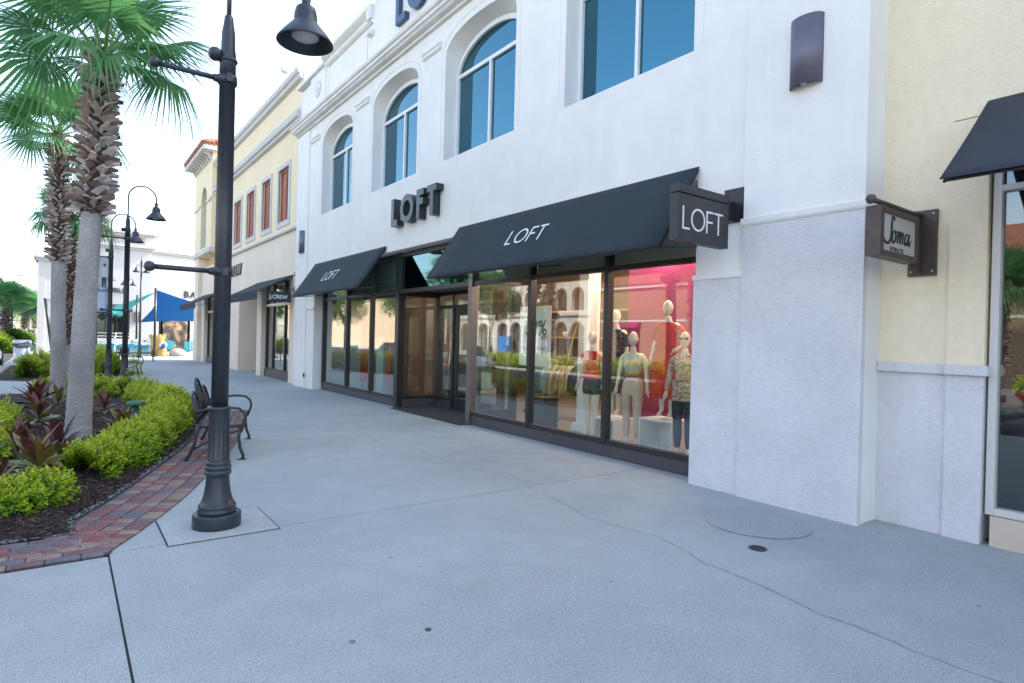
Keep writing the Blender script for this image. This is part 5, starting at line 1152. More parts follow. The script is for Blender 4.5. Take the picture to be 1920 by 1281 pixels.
FR = [fan_leaf(seed=i, droop=d, Rb=rb, pet=pt_) for i, (d, rb, pt_) in enumerate([(.22, .85, .72), (.35, .82, .78), (.50, .80, .70), (.80, .85, .75), (.28, .9, .6)])]
boot_q = MB(); boot_q.add([(-.035, 0, 0), (.035, 0, 0), (-.028, .05, .10), (.028, .05, .10), (-.020, .095, .15), (.020, .095, .15), (-.035, -.02, .02), (.035, -.02, .02), (-.026, .03, .12), (.026, .03, .12), (-.017, .085, .165), (.017, .085, .165)],
    [(0, 1, 3, 2), (2, 3, 5, 4), (6, 8, 9, 7), (8, 10, 11, 9), (0, 2, 8, 6), (1, 7, 9, 3), (2, 4, 10, 8), (3, 9, 11, 5), (4, 5, 11, 10)])
boot_me = boot_q.mesh('leaf_base', M['boot'])
def palm(x, y, lab, r0, r1, zs, zc, lean, crown, nfr=26, boots=True, bare=True, seed=1, group=None, sink=.0, rboot=.20, nb=None, rootball=True):
    rg = random.Random(seed); t = thing('palm_tree', lab, 'palm tree', (x, y, 0), group=group)
    def cx(z): f = z/zc; return Vector((lean[0]*f**1.3, lean[1]*f, z))
    def rad(z):
        f = z/zs if zs else 1
        return r0*1.30*(1-z/.35*.23) if z < .35 and bare else r0+(r1-r0)*min(1, f)
    if bare:
        q = MB(); n = 32; zl = [0.0]+[.03+i*(zs-.03)/110 for i in range(111)]; vs = []
        for i, z in enumerate(zl):
            c = cx(z); ring_ = 1+.012*math.sin(z*62+1.2*math.sin(z*5))+rg.uniform(-.006, .006)
            for j in range(n):
                a = 2*PI*j/n; rr = rad(z)*ring_*(1+.02*math.sin(3*a+z*2)+.012*math.sin(7*a-z*4)); vs.append((c.x+rr*math.cos(a), c.y+rr*math.sin(a), z))
        q.add(vs, [(i*n+j, i*n+(j+1) % n, (i+1)*n+(j+1) % n, (i+1)*n+j) for i in range(len(zl)-1) for j in range(n)], True); q.build('trunk', M['trunk'], t, world=False)
        if rootball:
            q = MB()
            for i in range(90):
                a = rg.uniform(0, 2*PI); rr = r0*1.22; q.tube([(rr*.93*math.cos(a), rr*.93*math.sin(a), rg.uniform(.12, .24)), (rr*1.12*math.cos(a), rr*1.12*math.sin(a), .04), (rr*1.25*math.cos(a+.05), rr*1.25*math.sin(a+.05), 0)], [.006, .008, .007], 4, caps=False)
            o = q.build('roots', M['trunk_core'], t, world=False); o['kind'] = 'stuff'
    q = MB(); z0 = zs if bare else 0.0; zl = [z0+(zc-z0)*i/14 for i in range(15)]
    q.tube([cx(z) for z in zl], [rboot*.72*(1-.25*i/14) for i in range(15)], 14); q.build('boot_core', M['trunk_core'], t, world=False)
    if boots:
        H = zc-z0; n = nb or int(H*95); merge = MB(); bv = np.array(boot_q.v)
        P_, Rm, S_, Tn = [], [], [], []
        for i in range(n):
            f = i/n; z = z0+H*f; a = i*2.399963; c = cx(z); rr = rboot*.66*(1-.22*f); s = 1.05*rg.uniform(.75, 1.25)*rboot/.2
            P_.append((c.x+rr*math.cos(a), c.y+rr*math.sin(a), z-.04)); S_.append(s); Tn.append(rg.random()); tl = rg.uniform(-.95, -.25); yw = a-PI/2+rg.uniform(-.6, .6)
            if n <= 300: put('leaf_base', boot_me, t, loc=P_[-1], rot=(tl, rg.choice((-1, 1))*rg.uniform(.35, .95), yw), scale=(s*1.15, s*.9, s*.9))
            Rm.append(rotmats(np.array([yw]), np.array([tl]), np.array([rg.uniform(-.4, .4)]))[0])
        if n > 300:
            me = scatter('leaf_bases', bv, np.array([f_ for f_ in boot_q.f]), np.array(P_), np.array(Rm), np.array(S_), M['boot_t'], np.array(Tn)); o = put('leaf_bases', me, t); o['kind'] = 'stuff'
        # fibre wisps
        q = MB()
        for i in range(60):
            z = z0+H*rg.random(); a = rg.uniform(0, 6.28); c = cx(z); rr = rboot*.95
            p = Vector((c.x+rr*math.cos(a), c.y+rr*math.sin(a), z)); d = Vector((math.cos(a)*rg.uniform(.0, .05), math.sin(a)*rg.uniform(.0, .05), -rg.uniform(.05, .14))); q.tube([p-Vector((math.cos(a), math.sin(a), 0))*.05, p, p+d], [.004, .003, .001], 3, caps=False)
        o = q.build('fibres', M['trunk_core'], t, world=False); o['kind'] = 'stuff'
    top = cx(zc)
    for i in range(nfr):
        f = (i+.5)/nfr; az = i*2.399963+rg.uniform(-.2, .2)+seed; el = R(80-95*f**.9+rg.uniform(-8, 8)); vi = 0 if el > R(40) else (rg.choice((1, 4)) if el > R(5) else rg.choice((2, 3)))
        s = crown*rg.uniform(.9, 1.08); put('frond', FR[vi], t, loc=(top.x+.05*math.cos(az), top.y+.05*math.sin(az), top.z-.10*f+.03), rot=(rg.uniform(-.5, .5), -el, az), scale=s)
    # emerging spear
    q = MB(); q.tube([(top.x, top.y, top.z-.1), (top.x+.03, top.y, top.z+.5*crown)], [.03, .006], 6); q.build('spear_leaf', M['petiole'], t, world=False)
    return t
palm(.17, 9.85, 'nearest thick palm with grey trunk and shaggy leaf bases', .152, .118, 3.2, 5.35, (.19, 0), .98, 21, rboot=.185, nb=285, seed=1)
palm(-.08, 15.9, 'second palm just behind the nearest one on its left', .145, .122, 3.05, 5.75, (-.10, 0), .92, 21, rboot=.175, nb=290, seed=3)
palm(.10, 20.2, 'slim shaggy palm between and behind the two thick palm trunks', .13, .12, 1.2, 4.7, (.03, 0), .75, 22, rboot=.14, nb=400, seed=5, rootball=False)
SG = 'small street palms in a row far left'
FGR = 'street palms'
palm(-3.62, 61, 'far street palm at the left edge with a patterned trunk', .2, .2, .3, 3.8, (0, 0), 1.25, 24, rboot=.30, nb=320, seed=6, rootball=False)
palm(-3.35, 82, 'far street palm beside the shaded pavement second from the left', .2, .18, 1.5, 3.9, (0, 0), 1.5, 24, rboot=.26, nb=320, seed=8, rootball=False)
palm(-2.9, 96, 'farthest street palm next to the white pavilion', .2, .18, 1.5, 4.0, (0, 0), 1.5, 20, rboot=.26, nb=310, seed=9, rootball=False)
# palms across the street, seen in the shop windows
for i, (x, y, zc, lab) in enumerate([(-9.8, 16.5, 5.2, 'broad median palm across the street opposite the mannequin window'), (-9.9, 26.5, 6.2, 'tall median palm opposite the shop entrance'), (-20.9, 8.6, 4.6, 'short palm opposite the yellow shop'), (-9.9, 38, 5.6, 'median palm opposite the cream building')]):
    palm(x, y, lab, .2, .18, 1.0, zc, (.1, 0), 1.5, 28, rboot=.26, nb=320, seed=11+i, rootball=False)

# ================================================================ bench
def arch_pts(x, y0, y1, z0, zt, tilt, n=12, e=1.0):
    c, a = (y0+y1)/2, (y1-y0)/2; P = [(x, y0, z0)]; zs_ = zt-a
    for i in range(n+1):
        th = PI-PI*i/n; P.append((x, c+a*math.cos(th), zs_+a*math.sin(th)))
    P.append((x, y1, z0)); return [Vector((p[0]-tilt*(p[2]-.45), p[1], p[2])) for p in P]
def bench(label):
    """faces +x, length along y; slatted seat, back of three arched panels, loop arms"""
    t = thing('park_bench', label, 'bench', (0, 0, 0)); bk = M['metal_blk']; L = 1.70
    for k in range(6):
        x = -.17+k*.082; q = MB(); q.box(x-.034, x+.034, -L/2+.05, L/2-.05, .435-.010*(5-k)*.4, .458-.010*(5-k)*.4); q.build('seat_slat', M['wood_red'], t, world=False, bevel=.004)
    # back: three arches, the middle one higher, each with fine inner bars
    for (a, c, zt) in ((-.80, -.29, .86), (-.27, .27, 1.0), (.29, .80, .86)):
        q = MB(); q.tube(arch_pts(-.22, a, c, .47, zt, .24), .017, 8); q.tube(arch_pts(-.22, a+.07, c-.07, .47, zt-.075, .24), .007, 6)
        n = 5
        for i in range(1, n):
            y = a+.07+(c-a-.14)*i/n; hgt = zt-.075-(c-a-.14)/2*(1-math.sqrt(max(0, 1-((y-(a+c)/2)/((c-a-.14)/2))**2))); q.tube([(-.22-.24*.02, y, .47), (-.22-.24*(hgt-.45), y, hgt)], .006, 5)
        q.tube([Vector((-.22-.24*.10, a, .55)), Vector((-.22-.24*.10, c, .55))], .008, 6); q.build('back_panel', bk, t, world=False)
    q = MB(); q.tube([(-.22, -L/2+.03, .47), (-.22, L/2-.03, .47)], .015, 8); q.tube([(.27, -L/2+.03, .43), (.27, L/2-.03, .43)], .014, 8); q.build('seat_rail', bk, t, world=False)
    for y in (-L/2+.03, L/2-.03):
        q = MB(); q.tube([(-.22, y, .47), (-.235, y, .36), (-.26, y, .22), (-.33, y, .05), (-.355, y, .008)], .020, 8); q.box(-.41, -.30, y-.025, y+.025, 0, .010); q.build('leg', bk, t, world=False)
        q = MB(); q.tube([(.27, y, .43), (.25, y, .30), (.27, y, .15), (.31, y, .05), (.30, y, .008)], .020, 8); q.box(.24, .35, y-.025, y+.025, 0, .010); q.build('leg', bk, t, world=False)
        q = MB(); q.tube([(-.22, y, .44), (.27, y, .43)], .014, 6); q.tube([(-.30, y, .14), (-.12, y, .24), (.10, y, .33), (.255, y, .38)], .013, 6); q.build('brace', bk, t, world=False)
        q = MB(); q.tube([(-.255, y, .62), (-.10, y, .665), (.12, y, .68), (.25, y, .665), (.315, y, .60), (.33, y, .52), (.305, y, .44), (.275, y, .36)], .017, 8); q.build('arm', bk, t, world=False)
    return t
b0 = bench('near black metal bench with red brown slats behind the lamp base')
b1 = copy_tree(b0, loc=(2.05, 26.9, 0), rz=0.0, label='distant metal bench seen end-on on the pavement')
b2 = copy_tree(b0, loc=(1.5, 37.2, 0), rz=R(-90), label='small metal bench with its back to us behind the lamp posts')
b3 = copy_tree(b0, loc=(3.0, 37.0, 0), rz=R(-90), label='small metal bench right of the thick lamp post near the mural')
b0.location = (1.82, 9.22, 0); b0.rotation_euler = (0, 0, R(-15.5))
for o_, g_ in ((b0, 1), (b1, 1), (b2, 1), (b3, 1)): o_['group'] = 'slatted metal benches along the pavement'

# ---- green garden fixture
gf = thing('garden_light', 'green mushroom shaped garden light fixture between hedge and cordyline', 'garden light', (.98, 11.7, .10))
q = MB(); q.lathe([(.105, 0), (.115, .04), (.115, .14), (.07, .19), (.045, .20), (.042, .30)], n=24); q.build('body', M['green_fix'], gf, world=False)
q = MB(); q.lathe([(.05, .295), (.135, .305), (.14, .325), (.13, .365), (.02, .375)], n=24); q.build('cap', M['green_fix'], gf, world=False)
q = MB(); q.box(-.20, -.115, -.07, .05, .02, .14); q.build('side_box', mat('blue_grey_box', (.16, .22, .28), .5), gf, world=False, bevel=.004)
# ---- litter bin by the street
lb_ = thing('litter_bin', 'round stainless steel litter bin on the pavement at the far left', 'bin', (-1.52, 35.2, 0))
q = MB(); q.lathe([(.29, 0), (.30, .03), (.30, .78)], n=28); q.build('body', M['steel'], lb_, world=False)
q = MB(); q.lathe([(.305, .79), (.345, .80), (.345, 1.02), (.30, 1.06)], n=28); q.build('lid', M['steel'], lb_, world=False)

# ================================================================ cars
def car(label, loc, rz, col, suv=False, metal=.4):
    t = thing('parked_car', label, 'car', loc, rz); bm_ = mat('car_paint_'+label.split()[0], col, .25, metal=metal, var=.02); bm_.node_tree.nodes['Principled BSDF'].inputs['Coat Weight'].default_value = .6
    L = 4.6; H = 1.66 if suv else 1.44; zb = .30 if suv else .22; belt = 1.0 if suv else .88
    xs = [-2.30, -2.22, -2.0, -1.6, -1.1, -.5, .1, .6, 1.0, 1.35, 1.8, 2.1, 2.25, 2.30]
    hood = {-2.30: .62, -2.22: .80, -2.0: belt+.06, -1.6: belt+.04, 1.35: belt-.04, 1.8: belt-.14, 2.1: belt-.24, 2.25: .60, 2.30: .50}
    q = MB(); q.smooth = True; vs = []; n = 0
    for x in xs:
        top_ = hood.get(x, belt); hw = .90*(1-.16*max(0, (abs(x)-1.6)/.7)**2); zz = zb+(.10 if abs(x) > 2.2 else 0)
        ringp = [(-hw*.80, zz), (-hw*.97, zz+.10), (-hw, zz+.3), (-hw*.985, (zz+top_)/2+.1), (-hw*.93, top_-.05), (-hw*.80, top_), (0, top_+.03), (hw*.80, top_), (hw*.93, top_-.05), (hw*.985, (zz+top_)/2+.1), (hw, zz+.3), (hw*.97, zz+.10), (hw*.80, zz)]
        n = len(ringp); vs += [(y, x, min(z, top_+.03)) for y, z in ringp]
    k = len(xs); q.add(vs, [(i*n+j, i*n+(j+1) % n, (i+1)*n+(j+1) % n, (i+1)*n+j) for i in range(k-1) for j in range(n)]+[tuple(range(n)), tuple(range((k-1)*n, k*n))]); o = q.build('body', bm_, t, world=False)
    ss = o.modifiers.new('smooth', 'SUBSURF'); ss.levels = 1; ss.render_levels = 1
    # greenhouse
    g = [(-2.05 if suv else -1.75, .0), (-1.75 if suv else -1.15, 1), (-.2, 1.03), (.35, 1), (1.15, 0)]
    q = MB(); q.smooth = True; vs = []
    for x, f in g:
        hw = .80-.18*f; z = belt-.03+(H-belt)*f; vs += [(-hw, x, z), (-hw*.6, x, z+.02*f), (hw*.6, x, z+.02*f), (hw, x, z)]
    q.add(vs, [(i*4+j, i*4+j+1, i*4+j+5, i*4+j+4) for i in range(1, 3) for j in range(3)]); q.build('roof', bm_, t, world=False)
    q = MB(); base = [(-.80, belt-.03), (.80, belt-.03)]
    gl = [Vector((s*(.80-.18*f), x, belt-.03+(H-belt)*f)) for s in (-1, 1) for x, f in g]
    q.add([tuple(v) for v in gl]+[(-.80, -1.0, belt-.03), (-.80, .4, belt-.03), (.80, -1.0, belt-.03), (.80, .4, belt-.03)], [(0, 1, 6, 5), (3, 4, 9, 8), (0, 1, 2, 3, 4), (5, 6, 7, 8, 9)]); q.build('windows', M['darkglass'], t, world=False)
    q = MB()
    for s in (-1, 1):
        for f0, f1 in ((1, 0), (2, 5 if False else 3)): pass
        q.tube([(s*.815, -.35, belt-.02), (s*.64, -.25, H-.01)], .03, 4)
    q.build('pillars', bm_, t, world=False)
    for s in (-1, 1):
        for y in (-1.38, 1.38):
            q = MB(); Mx_ = Matrix.Translation((s*.80, y, .33)) @ Matrix.Rotation(PI/2, 4, 'Y'); q.lathe([(.2, -.11), (.31, -.11), (.335, -.07), (.335, .07), (.31, .11), (.2, .11)], n=24, M=Mx_); wo2 = q.build('wheel', mat('tyre', (.02, .02, .02), .8) if 'tyre' not in M else M['tyre'], t, world=False)
            q = MB(); q.lathe([(.05, -.115), (.215, -.10), (.215, .10), (.05, .115)], n=10, M=Mx_); q.build('rim', M['steel'], wo2, world=False)
    for s in (-1, 1):
        q = MB(); q.box(s*.55, s*.84, -2.27, -2.10, .72, .88); q.build('tail_light', M['tail'], t, world=False, bevel=.02)
        q = MB(); q.box(s*.52, s*.80, 2.10, 2.22, .58, .70); q.build('headlight', M['white'], t, world=False, bevel=.02)
    q = MB(); q.box(-.8, .8, -2.29, -2.2, .33, .45); q.box(-.8, .8, 2.2, 2.29, .28, .4); q.build('bumper_trim', M['frame'], t, world=False, bevel=.01)
M['tyre'] = mat('tyre', (.02, .02, .02), .8); M['tail'] = mat('tail_light_red', (.35, .02, .015), .25)
car('sage grey sedan parked at the kerb at the left edge', (-2.98, 32.2, -.13), 0, (.36, .36, .29), metal=.3)
car('white sedan parked across from the shop entrance, mirrored in the glass', (-3.35, 26.0, -.13), 0, (.62, .64, .66), metal=.1)
car('silver grey crossover parked opposite the yellow shop', (-3.6, 6.2, -.13), 0, (.50, .50, .49), True, .1)
car('blue car far down the street at the left edge', (-6.4, 84, -.13), R(8), (.04, .25, .33)); car('dark grey car parked far down the street', (-4.2, 97, -.13), R(80), (.08, .09, .10)); car('silver car far down the street behind the palms', (-2.9, 118, -.13), R(90), (.5, .5, .5))

# ================================================================ across the street (seen in the shop glass)
ab = thing('arcade_building', 'white two storey arcade building with rows of arches across the street', 'building', (-26.4, 48, 0))
aw_ = mat('arcade_white', (.52, .49, .45), .85, var=.03)
up_arch = [(y, y+1.75) for y in [40.8, 43.2, 45.6, 48, 50.4, 52.8, 56.6, 59, 61.4, 63.8]]
q = MB(); outer = [(40, -.15), (67, -.15), (67, 8.4), (40, 8.4)]; fl_ = lambda L: [(p[0], p[1]) for p in L]
hol = [arch_loop(a, c, 4.55, 5.85, 6.75, 2, 12) for a, c in up_arch]+[arch_loop(a-.1, c+.1, .15, 2.5, 3.5, 2, 12) for a, c in up_arch]
q.panel(outer, hol, -26.0, -26.45); q.build('wall', aw_, ab)
q = MB(); q.box(-26.6, -40, 40.2, 67, -.1, 8.1); q.build('rear_block', mat('arcade_inside', (.10, .085, .075), .8), ab)
q = MB(); q.box(-26.5, -25.6, 39.9, 67.2, 8.4, 8.75); q.box(-26.2, -25.75, 39.95, 67.1, 4.05, 4.25); q.build('cornice', aw_, ab)
for k, (a, c) in enumerate(up_arch):
    q = MB(); q.box(-26.52, -26.50, a, c, 4.5, 6.8); wq = q.build('window', M['darkglass'], ab)
    q = MB(); q.box(-26.50, -26.46, (a+c)/2-.03, (a+c)/2+.03, 4.55, 6.7); q.box(-26.50, -26.46, a, c, 5.7, 5.76); q.build('window_frame', M['frame'], wq)
me = text_mesh("ALTAR'D STATE", .75, m=M['white'], ext=.04, bold=.02); me.transform(Matrix.Translation((-25.95, 45.2, 3.62)) @ FACE_E); me.transform(Matrix.Translation((26.4, -48, 0))); put('lettering', me, ab)
q = MB(); q.box(-25.9, -25.2, 51.8, 53.4, -.1, 2.0); tag(q.build('blue_kiosk', mat('blue_kiosk_paint', (.03, .20, .50), .5)), 'blue kiosk box before the arcade across the street', 'kiosk')
ob = thing('orange_building', 'orange stucco building with clay tile roof across the street', 'building', (-22.5, 10, 0))
oc = mat('orange_stucco', (.36, .26, .165), .85, var=.04); q = MB(); q.box(-26, -40, -25, 39, -.1, 6.4); q.build('wall', oc, ob)
q = MB(); q.box(-25.7, -41, -25.5, 39.3, 6.2, 6.5); q.box(-25.95, -26, -25, 39, 3.4, 3.55); q.build('cornice', M['trim'], ob)
q = MB(); q.prism([(-25.5, 6.5), (-33, 9.4), (-40.5, 6.5)], 'y', -25.6, 39.4); q.build('roof', M['roof'], ob)
for y in range(-22, 36, 8):
    q = MB(); q.box(-26.02, -25.96, y, y+2.6, .1, 2.9); wq = q.build('window', M['darkglass'], ob); q = MB(); q.box(-25.98, -25.93, y+1.27, y+1.33, .1, 2.9); q.build('window_frame', M['frame'], wq)
    q = MB(); q.prism([(-25.95, 3.4), (-25.2, 2.9), (-25.95, 2.95)], 'y', y-.1, y+2.7); q.build('awning', mat('plum_awning_%d' % y, (.30, .03, .12), .8), ob)
sheet('median', -11.2, -8.9, -30, 120, -.02, M['sandland'])
sheet('far_sidewalk', -26, -20.5, -40, 120, -.04, M['kerb'])
b = MB(); b.box(-8.95, -8.8, -30, 120, -.14, -.01); b.box(-11.3, -11.15, -30, 120, -.14, -.01); b.box(-20.6, -20.45, -40, 120, -.14, -.03); b.build('kerb', M['kerb'], kind='structure')
for k, y in enumerate(range(-8, 30, 11)): 
    hedge('clipped median hedge %s across the street' % ['nearest the camera side', 'opposite the yellow shop', 'opposite the mannequin window', 'opposite the entrance', 'opposite the cream building', 'opposite the far awnings', 'nearest the plaza'][k], [(-10, y), (-9.95, y+4.5), (-10, y+9)], 1.5, .38, 130, lsc=3.5, bright=.8, base=0)
# broadleaf trees (mirrored in the left windows; far street)
def broad(x, y, h, r, lab, nl=5200, tone=.35, m='hedge_g'):
    t = thing('shade_tree', lab, 'tree', (x, y, 0)); q = MB(); q.tube([(0, 0, 0), (.06, 0, h*.3), (0, .05, h*.55)], [.16, .12, .08], 8); ends = []
    for i in range(9):
        a = i*2.4; e_ = Vector((math.cos(a)*r*.6, math.sin(a)*r*.6, h*(.62+.3*rnd(0, 1)))); q.tube([(0, 0, h*rnd(.35, .5)), e_*.5+Vector((0, 0, h*.28)), e_], [.06, .04, .015], 5, caps=False); ends.append(e_)
    q.build('trunk', M['twig'], t, world=False); n = nl; C_ = []
    for i in range(26):
        th = rnd(0, 6.28); ph = rnd(-.6, 1.5); C_.append((Vector((math.cos(th)*math.cos(ph)*r*.62, math.sin(th)*math.cos(ph)*r*.62, h*.68+math.sin(ph)*r*.6)), r*rnd(.25, .42), rnd(-.15, .15)))
    P_ = []; T_ = []
    for i in range(n):
        c, rr, tt = random.choice(C_); d = Vector((random.gauss(0, 1), random.gauss(0, 1), random.gauss(0, 1))).normalized(); P_.append(tuple(c+d*rr*rnd(.6, 1.05))); T_.append(min(1, max(0, tone+tt+rnd(-.2, .2))))
    bv, bf, bt = leaf_cluster(6, .03, .016); put('crown', scatter('crown', bv, bf, np.array(P_), rotmats(np.random.rand(n)*6.28, np.random.rand(n)*2.5, np.random.rand(n)*6.28), np.random.uniform(3, 5, n), M[m], np.array(T_), bt), t)
broad(-9.9, 32.5, 6.0, 2.2, 'leafy median tree opposite the left shop windows'); broad(-10.1, 45, 6.5, 2.4, 'leafy median tree opposite the far awnings'); broad(-22.3, 42, 5.5, 1.4, 'slim tree before the arcade building', tone=.3)
q = MB(); q.box(-26, -40, 69, 135, -.1, 7.2); q.box(-25.7, -40, 68.9, 135, 7.2, 7.6); tag(q.build('far_block', mat('tan_stucco', (.50, .38, .26), .85, var=.04)), 'long tan building farther along across the street', 'building')
for k_, yy_ in enumerate((58,)): broad(-9.9-.1*k_, yy_, 6.2, 2.3, 'leafy median tree, %s one beyond the plaza' % ['first', 'second', 'third', 'fourth'][k_], 2600)
broad(-6.5, 105, 6, 3.2, 'broad tree at the far end of the street', 3500, .5); broad(-2.2, 112, 5, 2.6, 'round tree past the white pavilion', 3500, .6); broad(-12, 118, 7, 4.5, 'large tree closing the far street at the left edge', 3500, .4)
q = MB(); q.box(-14, -7.5, 125, 140, 0, 6.5); tag(q.build('far_building', mat('far_pink', (.52, .40, .36), .8)), 'pinkish building at the far end of the street', 'building')
fs = thing('far_awning', 'dark angled canopy on the street side of the white pavilion', 'awning', (-1.5, 75, 3)); q = MB(); q.prism([(-1.4, 3.9), (-3.3, 2.9), (-3.3, 2.8), (-1.4, 3.8)], 'y', 72, 84); q.build('canopy', M['canvas'], fs)
fb = thing('flag_bracket', 'thin pale flag bracket sticking out from the pavilion towards the street', 'bracket', (-1.5, 54, 5.2)); q = MB(); q.tube([(-1.5, 54, 5.2), (-3.1, 54, 5.25)], .03, 6); q.tube([(-1.5, 54, 5.05), (-3.1, 54, 5.25)], .02, 6); q.build('bar', M['alu'], fb)
sbn = thing('street_banner', 'white and aqua street banner on a post at the left edge', 'banner', (-4.55, 72, 2.5)); q = MB(); q.box(-5.2, -4.4, 72, 72.02, 1.6, 3.4); q.build('cloth', M['white'], sbn); q = MB(); q.box(-5.15, -4.45, 71.98, 71.99, 1.7, 2.3); q.build('print', M['aqua'], sbn); q = MB(); q.tube([(-4.35, 72, 0), (-4.35, 72, 4)], .05, 8); q.build('pole', M['lamp'], sbn)
# ================================================================ mannequins
def skin_mesh(V, E, Rd, root, m, sub=2, extra=None, name='body'):
    me = bpy.data.meshes.new(name); me.from_pydata(V, E, []); o = bpy.data.objects.new('tmp', me); COL.objects.link(o)
    bmx = bmesh.new(); bmx.from_mesh(me); ly = bmx.verts.layers.skin.verify() if hasattr(bmx.verts.layers, 'skin') else None
    for i, v in enumerate(bmx.verts):
        s = v[ly]; r = Rd[i]; s.radius = (r, r) if not hasattr(r, '__len__') else r; s.use_root = (i == root)
    bmx.to_mesh(me); bmx.free()
    sk = o.modifiers.new('skin', 'SKIN'); sk.use_smooth_shade = True
    ss = o.modifiers.new('sub', 'SUBSURF'); ss.levels = sub; ss.render_levels = sub
    bpy.context.view_layer.update(); out = bpy.data.meshes.new_from_object(o.evaluated_get(bpy.context.evaluated_depsgraph_get())); bpy.data.objects.remove(o)
    if extra:
        bmx = bmesh.new(); bmx.from_mesh(out)
        for e in extra: bmx.from_mesh(e)
        bmx.to_mesh(out); bmx.free()
    out.polygons.foreach_set('use_smooth', [True]*len(out.polygons)); out.materials.clear(); out.materials.append(m); out.name = name; return out
M['mann'] = mat('ivory_mannequin', (.70, .68, .62), .35)
def head_mesh(c, yaw=0):
    q = MB(); q.smooth = True; vs = []; nu, nv = 24, 18
    for i in range(nv+1):
        th = PI*i/nv
        for j in range(nu):
            ph = 2*PI*j/nu; x = math.sin(th)*math.cos(ph); y = math.sin(th)*math.sin(ph); z = math.cos(th)
            fx = .074*(1-.22*max(0, -z)**1.3); fy = .094*(1-.10*max(0, -z)); X_, Y_, Z_ = x*fx, y*fy, z*.118
            f = max(0, -y)    # face looks to -y
            Y_ -= .016*f*math.exp(-((x/.16)**2)-((z+.12)/.22)**2)*1.3          # nose
            Y_ += .009*f*(math.exp(-(((abs(x)-.36)/.16)**2)-((z-.08)/.13)**2))   # eye sockets
            Y_ -= .006*f*math.exp(-((x/.3)**2)-((z+.47)/.09)**2)                 # lips
            Y_ -= .008*f*math.exp(-((x/.3)**2)-((z+.82)/.15)**2)                 # chin
            if abs(abs(x)-.95) < .12 and abs(z) < .22 and abs(y) < .25: X_ *= 1.10
            vs.append((X_, Y_, Z_))
    q.add(vs, [(i*nu+j, i*nu+(j+1) % nu, (i+1)*nu+(j+1) % nu, (i+1)*nu+j) for i in range(nv) for j in range(nu)])
    q.xform(Matrix.Translation(c) @ Matrix.Rotation(yaw, 4, 'Z')); return q.mesh('head', M['mann'])
def hand_mesh(w, d, side):
    """palm and five fingers along direction d from the wrist"""
    d = Vector(d).normalized(); u = Vector((0, 1, 0)); u = (u-d*u.dot(d)).normalized(); n = d.cross(u); q = MB(); w = Vector(w)
    q.tube([w-d*.01, w+d*.03, w+d*.075, w+d*.09], [.020, .030, .034, .028], 8)
    for k in range(4):
        b = w+d*.08+u*(-.026+.0175*k); l = (.062, .074, .070, .055)[k]; q.tube([b, b+d*l*.5+n*.004*side, b+d*l*.95+n*.016*side, b+d*l+n*.02*side], [.0088, .0082, .0070, .003], 6)
    b = w+d*.025-u*.024; q.tube([b, b-u*.022+d*.025, b-u*.030+d*.055+n*.008*side], [.011, .010, .006], 6)
    return q.mesh('hand', M['mann'])
